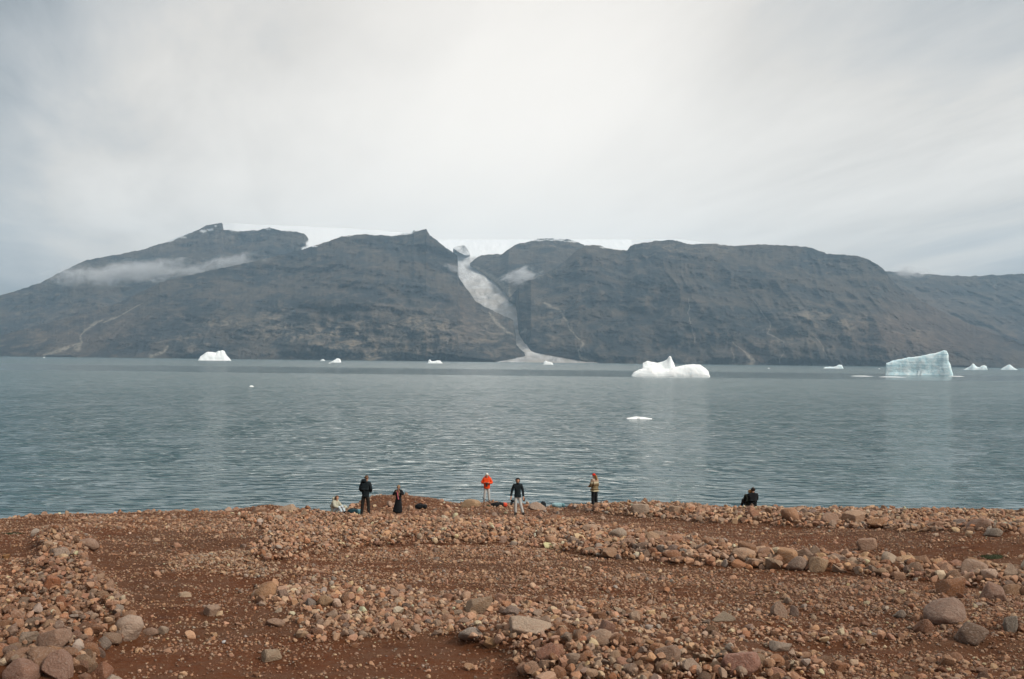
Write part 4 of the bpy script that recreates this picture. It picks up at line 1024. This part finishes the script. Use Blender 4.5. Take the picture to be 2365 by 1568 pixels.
# man in black with his back turned, head to the right, hands in front
P0 = at(849, 46.5); p = pose(el=((-.25, .02, 1.15), (.25, .02, 1.15)), wr=((-.17, -.19, 1.02), (.17, -.19, 1.02)), hand=((.5, -.6, .1), (-.5, -.6, .1)), kn=(.13, -.01, .50), an=(.165, .02, .09), toe=(.20, -.15, .035), head=(-.03, -.03, 1.655), neck=(0, 0, 1.49))
r, k = person('tall person in black jacket and black trousers with back turned to the camera', P0, px_h(1187, 1093, P0[1]), R_(172), p, (-.6, -1, -.1))
clothes(r, p, NAVY, CHAR, BOOTB, hem=.20, fat=1.05)
link('hair', dome('hair', p['head'], (-.6, -1, 0), .082, .100, .105, -.25, .25), HAIRB, r)
hn = link('hood', lump('hood', (.24, .17, .15), 3, 2.6), NAVY, r); hn.location = (.06, .08, 1.46)

# woman in a long black coat facing the camera, hands raised to the face
P0 = at(925, 50.6); p = pose(el=((-.34, -.04, 1.16), (.32, -.05, 1.20)), wr=((-.10, -.20, 1.36), (.10, -.20, 1.36)), hand=((.35, -.1, .9), (-.35, -.1, .9)))
r, k = person('person in an ankle length black coat facing the camera with both hands raised', P0, px_h(1191, 1126, P0[1]), R_(-6), p, (0, -1, -.12), 1.74)
clothes(r, p, BLACK, None, BOOTB, fat=1.1, collar=.085)
n_, e_ = {}, []
add_limb(n_, e_, [('a', (0, 0, 1.12), (.17, .13)), ('b', (0, 0, .9), (.19, .15)), ('c', (-.02, 0, .55), (.27, .20)), ('d', (-.05, .01, .22), (.32, .23)), ('e', (-.07, .02, .05), (.36, .25))])
link('coat_skirt', skin_mesh('coat_skirt', (n_, e_), 'a', 2), BLACK, r)
link('hair', dome('hair', p['head'], (0, -1, 0), .104, .118, .125, -.9, .4, fringe=.35), HAIRG, r)
hb = link('headband', tube('headband', [(.085 * math.sin(a), -.015 - .10 * math.cos(a), 1.705) for a in np.linspace(-1.0, 1.0, 9)], .012), WHITEC, r)
sc = link('scarf', tube('scarf', [(-.02, -.15, 1.42), (-.03, -.185, 1.3), (-.015, -.19, 1.15), (.02, -.185, 1.0), (.045, -.18, .9)], .038), SCARF, r)
link('scarf', tube('scarf', [(.02, -.15, 1.40), (.05, -.185, 1.28), (.06, -.185, 1.12)], .036), plain('tan_scarf', (.28, .20, .12)), r)

# photographer in an orange jacket, head bowed over a camera
P0 = at(1128, 62.5); p = pose(head=(0, -.075, 1.63), neck=(0, -.01, 1.48), el=((-.31, -.02, 1.17), (.31, -.02, 1.17)), wr=((-.11, -.25, 1.20), (.11, -.25, 1.20)), hand=((.6, -.7, .1), (-.6, -.7, .1)), kn=(.12, -.02, .5), an=(.15, .02, .09), toe=(.17, -.16, .035))
ph = px_h(1161, 1093, P0[1])
r, k = person('person in a bright orange jacket and pale trousers looking down at a camera', P0, ph, R_(0), p, (0, -.85, -.55))
clothes(r, p, ORANGE, PALEG, BROWNB, hem=.20, fat=1.22, tfat=1.05)
link('hat', dome('hat', p['head'] + V3(0, -.01, .01), (0, -1, 0), .095, .11, .12, -.05, .15, fringe=.25), WHITEC, r)
link('hood', tube('hood', [(.12 * math.cos(a), .01 + .10 * math.sin(a), 1.52 + .05 * math.sin(a)) for a in np.linspace(-.5, math.pi + .5, 11)], .045), ORANGE, r)
def camera_thing(label, loc, k, heading=0.0, tilt=0.0):
    c = empty('camera', loc, heading); c.scale = (k, k, k); c.rotation_euler = (tilt, 0, heading); tag(c, label, 'camera')
    bm = bmesh.new(); bmesh.ops.create_cube(bm, size=1)
    for v in bm.verts: v.co = (v.co.x * .15, v.co.y * .07, v.co.z * .105)
    bmesh.ops.bevel(bm, geom=bm.edges[:], offset=.014, segments=2, affect='EDGES')
    me = bpy.data.meshes.new('camera_body'); bm.to_mesh(me); bm.free(); link('camera_body', me, METAL, c)
    bm = bmesh.new(); bmesh.ops.create_cone(bm, cap_ends=True, segments=20, radius1=.042, radius2=.048, depth=.15)
    bmesh.ops.rotate(bm, verts=bm.verts, cent=(0, 0, 0), matrix=Matrix.Rotation(math.pi / 2, 3, 'X')); bmesh.ops.translate(bm, verts=bm.verts, vec=(0, -.10, -.005))
    me = bpy.data.meshes.new('lens'); bm.to_mesh(me); bm.free(); link('lens', me, METAL, c)
    return c
camera_thing('black camera held at chest height in front of the orange jacket', P0 + np.array([0, -.31, 1.17]) * np.array([k, k, k]), k * 1.1, 0, R_(55))

# person in a dark hooded jacket and pale trousers walking towards the camera
P0 = at(1199, 49.0); p = pose(el=((-.27, .02, 1.15), (.25, .02, 1.14)), wr=((-.31, -.06, .90), (.27, -.06, .89)), hand=((-.12, -.2, -1), (.05, -.2, -1)), kn=((-.10, -.03, .5), (.15, -.05, .5)), an=((-.09, .02, .09), (.27, -.02, .09)), toe=((-.12, -.17, .035), (.36, -.16, .035)))
r, k = person('person in a black hooded jacket and pale grey trousers striding towards the camera', P0, px_h(1180, 1094, P0[1]), R_(0), p, (0, -1, -.02))
clothes(r, p, NAVY, PALEG, BOOTB, hem=.08, fat=.98)
n_, e_ = {}, []
link('hood', dome('hood', p['head'] + V3(0, .005, 0), (0, -1, 0), .105, .118, .125, -1.2, .4, fringe=-.02), BLACK, r)
link('neck_gaiter', tube('neck_gaiter', [(0, .01, 1.44), (0, -.01, 1.52), (0, -.02, 1.575)], .088), BLACK, r)
camera_thing('black camera hanging at the hip of the hooded person', P0 + np.array([-.24, -.14, .70]) * k, k * 1.15, R_(-50), R_(60))
q = link('pouch', lump('pouch', (.11, .09, .16), 5), BROWNB); q.location = P0 + np.array([.30, .05, .66]) * k; q.scale = (k, k, k)
tag(q, 'small brown pouch hanging behind the thigh of the hooded person', 'pouch')

# person in a striped sweater and red cap, turned away to the left
P0 = at(1376, 51.8); p = pose(head=(0, -.05, 1.64), el=((-.25, -.05, 1.14), (.25, -.05, 1.14)), wr=((-.14, -.27, 1.05), (.14, -.27, 1.05)), hand=((.3, -.8, 0), (-.3, -.8, 0)), kn=(.11, -.01, .5), an=(.14, .02, .09), toe=(.16, -.15, .035))
r, k = person('person in a striped brown knit sweater and red cap standing sideways on the crest', P0, px_h(1176, 1100, P0[1]), R_(-138), p, (0, -1, -.2), 1.74)
clothes(r, p, KNIT, BLACK, BOOTB, hem=.08, fat=1.22, tfat=1.25, name='sweater', jname='sweater')
link('cap', dome('cap', p['head'] + V3(0, -.005, .02), (0, -1, 0), .092, .108, .112, -.02, .12, fringe=.2), REDC, r)
link('hair', tube('hair', [(0, .06, 1.70), (0, .105, 1.62), (0, .12, 1.52), (0, .125, 1.42)], .065), HAIRG, r)

# two people sitting close together behind the crest stones
SIT = dict(pelvis=(0, 0, .14), spine=(0, .02, .32), chest=(0, .02, .50), neck=(0, 0, .68), head=(0, -.03, .84), sh=(.175, .01, .61), hip=(.09, -.05, .13), kn=(.14, -.42, .38), an=(.13, -.62, .06), toe=(.14, -.78, .03))
PC = at(1737, 49.4); bz = 12 + PC[1] * float(ray(1737, 1181)[2]); PC[2] = max(PC[2], bz - .05)
kk = px_h(1181, 1134, PC[1]) / .95
p = pose(**SIT, el=((-.18, -.08, .38), (.22, .0, .36)), wr=((-.12, -.27, .33), (.13, -.2, .36)), hand=((.3, -.8, 0), (0, -.8, .2)))
r = empty('person', PC + np.array([.09, 0, .01]), R_(172)); r.scale = (kk, kk, kk); tag(r, 'dark haired person in a black jacket sitting close beside a golden haired one', 'person')
link('body', body_mesh(p, (.4, -1, 0)), SKIN, r); clothes(r, p, BLACK, BLACK, BOOTB, fat=1.08)
link('hair', dome('hair', p['head'], (.4, -1, 0), .088, .105, .11, -.35, .25), HAIRD, r)
p = pose(**SIT, el=((-.18, -.10, .36), (.23, -.02, .36)), wr=((-.12, -.25, .36), (.15, -.2, .3)), hand=((.3, -.8, 0), (0, -.8, .2)))
p['head'] = V3(-.07, -.02, .80); p['neck'] = V3(-.02, 0, .67)
r = empty('person', PC + np.array([-.10, .10, -.02]), R_(186)); r.scale = (kk * .95,) * 3; tag(r, 'golden haired person in dark clothes leaning on the shoulder of a dark haired one', 'person')
link('body', body_mesh(p, (-.3, -1, 0)), SKIN, r); clothes(r, p, plain('black_green_cloth', (0.013, 0.014, 0.009)), BLACK, BOOTB, fat=1.1)
link('hair', dome('hair', p['head'], (-.3, -1, 0), .095, .108, .115, -.95, .3), HAIRG, r)

# person in a cream fleece sitting on the stones, knees to the right
PS = at(783, 48.5); bz = 12 + PS[1] * float(ray(783, 1187)[2]); PS[2] = max(PS[2], bz)
kk = px_h(1189, 1149, PS[1]) / .90
p = pose(pelvis=(0, 0, .13), spine=(0, -.02, .32), chest=(0, -.08, .48), neck=(0, -.12, .65), head=(0, -.17, .80), sh=(.17, -.09, .58), el=((-.25, -.22, .38), (.24, -.22, .38)), wr=((-.12, -.42, .33), (.12, -.42, .33)), hand=((.1, -.9, 0), (-.1, -.9, 0)),
         hip=(.09, -.05, .12), kn=(.13, -.42, .36), an=(.12, -.60, .06), toe=(.13, -.76, .03))
r = empty('person', PS + np.array([-.12, 0, 0]), R_(62)); r.scale = (kk, kk, kk); tag(r, 'person in a cream fleece jacket sitting on the stones with knees drawn up', 'person')
link('body', body_mesh(p, (0, -1, -.3)), SKIN, r); clothes(r, p, CREAM, JEANS, BLACK, fat=1.25)
link('hair', dome('hair', p['head'], (0, -1, 0), .098, .112, .118, -.9, .4, fringe=-.1), HAIRB, r)
link('hood', lump('hood', (.26, .16, .22), 4, 2.5), CREAM, r).location = (0, .0, .60)

# ------------------------------------------------------------------ packs and things lying about
def place_px(px, py, dist=None):
    P = hit(px, py) if dist is None else at(px, dist)
    return P
def backpack(label, P, size, rz, mats, seed, strap=None, lid=True, cat='backpack', name='backpack'):
    o = empty(name, P, rz); tag(o, label, cat)
    link('pack_body', lump('pack_body', size, seed, 3.2, .10), mats[0], o)
    if lid:
        l = link('lid', lump('lid', (size[0] * .34, size[1] * .92, size[2] * .92), seed + 2, 2.8), mats[1], o); l.location = (size[0] * .46, 0, .01)
    q = link('pocket', lump('pocket', (size[0] * .45, size[1] * .35, size[2] * .6), seed + 3, 3), mats[0], o); q.location = (-.05 * size[0], -size[1] * .45, size[2] * .12)
    for pts in (strap or [[(-.3 * size[0], -.1 * size[1], size[2] * .95), (0, -.15 * size[1], size[2] * 1.18), (.25 * size[0], -.1 * size[1], size[2] * .98)]]):
        link('strap', tube('strap', pts, .018), BLACK, o)
    return o
P0 = hit(1150, 1171); backpack('black backpack with an orange red top lying near the orange jacket person', P0 + np.array([0, .15, -.02]), (.82, .36, .26), R_(4), (BLACK, plain('orange_red_nylon', (.60, .065, .025), .55)), 4,
    strap=[[(-.35, 0, .2), (-.55, -.02, .30), (-.9, .1, .52)], [(-.2, -.1, .25), (0, -.12, .32), (.2, -.1, .26)]])
P0 = hit(1127, 1173); q = backpack('small dark olive bag beside the black and orange backpack', P0, (.20, .16, .17), R_(20), (OLIVE, BLACK), 6, lid=False, cat='bag', name='bag')
P0 = at(1258, 56.0); P0[2] = max(P0[2], 12 + 56.0 * float(ray(1258, 1176)[2])); backpack('round black bag standing behind a tan stone', P0, (.30, .28, .42), R_(15), (NAVY, BLACK), 9, lid=False, cat='bag', name='bag', strap=[[(-.1, -.05, .3), (-.22, -.05, .28), (-.26, -.03, .20)]])
P0 = at(1291, 56.5); P0[2] = max(P0[2], 12 + 56.5 * float(ray(1291, 1171)[2])); backpack('pale teal bag lying flat on the crest left of the sweater person', P0, (.66, .34, .24), R_(-3), (TEALP, TEAL), 11, strap=[[(.3, -.1, .08), (.55, -.1, .03), (.8, -.05, .0)]])
P0 = hit(970, 1175); backpack('black bag lying on the mound right of the long coated person', P0 + np.array([0, .1, 0]), (.58, .34, .25), R_(-12), (BLACK, BLACK), 14)
P0 = hit(816, 1188); backpack('dark teal backpack lying between the cream fleece person and the tall person', P0 + np.array([0, .1, 0]), (.62, .36, .26), R_(-8), (TEALD, TEAL), 17)
P0 = hit(739, 1187); backpack('low black bag at the left of the cream fleece person', P0 + np.array([0, .1, 0]), (.50, .30, .14), R_(8), (BLACK, BLACK), 21)

# moss growing between the stones
MOSS = plain('moss', (0.030, 0.036, 0.014), .95, .4)
def moss(label, px, py, wm, seed):
    P = hit(px, py); r = np.random.default_rng(seed); n = 420
    a = r.uniform(0, 2 * np.pi, n); q = np.sqrt(r.uniform(0, 1, n)); X = wm / 2 * q * np.cos(a); Y = wm / 2 * .6 * q * np.sin(a)
    hgt = r.uniform(.04, .10, n) * (1.2 - q); dx = r.normal(0, .03, n); dy = r.normal(0, .03, n); wdt = .012
    V = np.stack([np.stack([X - wdt, Y, 0 * X - .02], -1), np.stack([X + wdt, Y, 0 * X - .02], -1), np.stack([X + dx, Y + dy, hgt], -1)], 1).reshape(-1, 3)
    g = np.linspace(0, 2 * np.pi, 25)[:-1]; rad = np.array([0.0001, .35, .6, .85, 1.0])
    jit = 1 + .25 * fbm(np.cos(g) * 1.3 + seed, np.sin(g) * 1.3, 0, 3)
    D = np.stack([np.stack([wm / 2 * q * jit * np.cos(g), wm / 2 * .6 * q * jit * np.sin(g), 0 * g + .07 * (1 - q ** 2) - .03 + .015 * pnoise(q * 5 * np.cos(g), q * 5 * np.sin(g), seed)], -1) for q in rad])
    base = mesh_np('moss_clump', D.reshape(-1, 3), np.concatenate([np.stack([i * 24 + np.arange(24), i * 24 + (np.arange(24) + 1) % 24, (i + 1) * 24 + (np.arange(24) + 1) % 24, (i + 1) * 24 + np.arange(24)], -1) for i in range(4)]), True)
    o = link('moss_clump', base, MOSS, loc=P)
    tag(link('blades', mesh_np('blades', V, np.arange(3 * n).reshape(-1, 3), False), MOSS, o), kind='stuff')
    return tag(o, label, 'moss')
moss('dark green moss clump on the slope at the right edge', 2302, 1285, 1.0, 1)
moss('green moss patch among the cobbles near the left edge', 30, 1233, 0.9, 2)
moss('small moss clump beside the large tan boulder', 655, 1384, 0.45, 3)
moss('moss clump between boulders low in the left bank', 80, 1470, 0.5, 4)
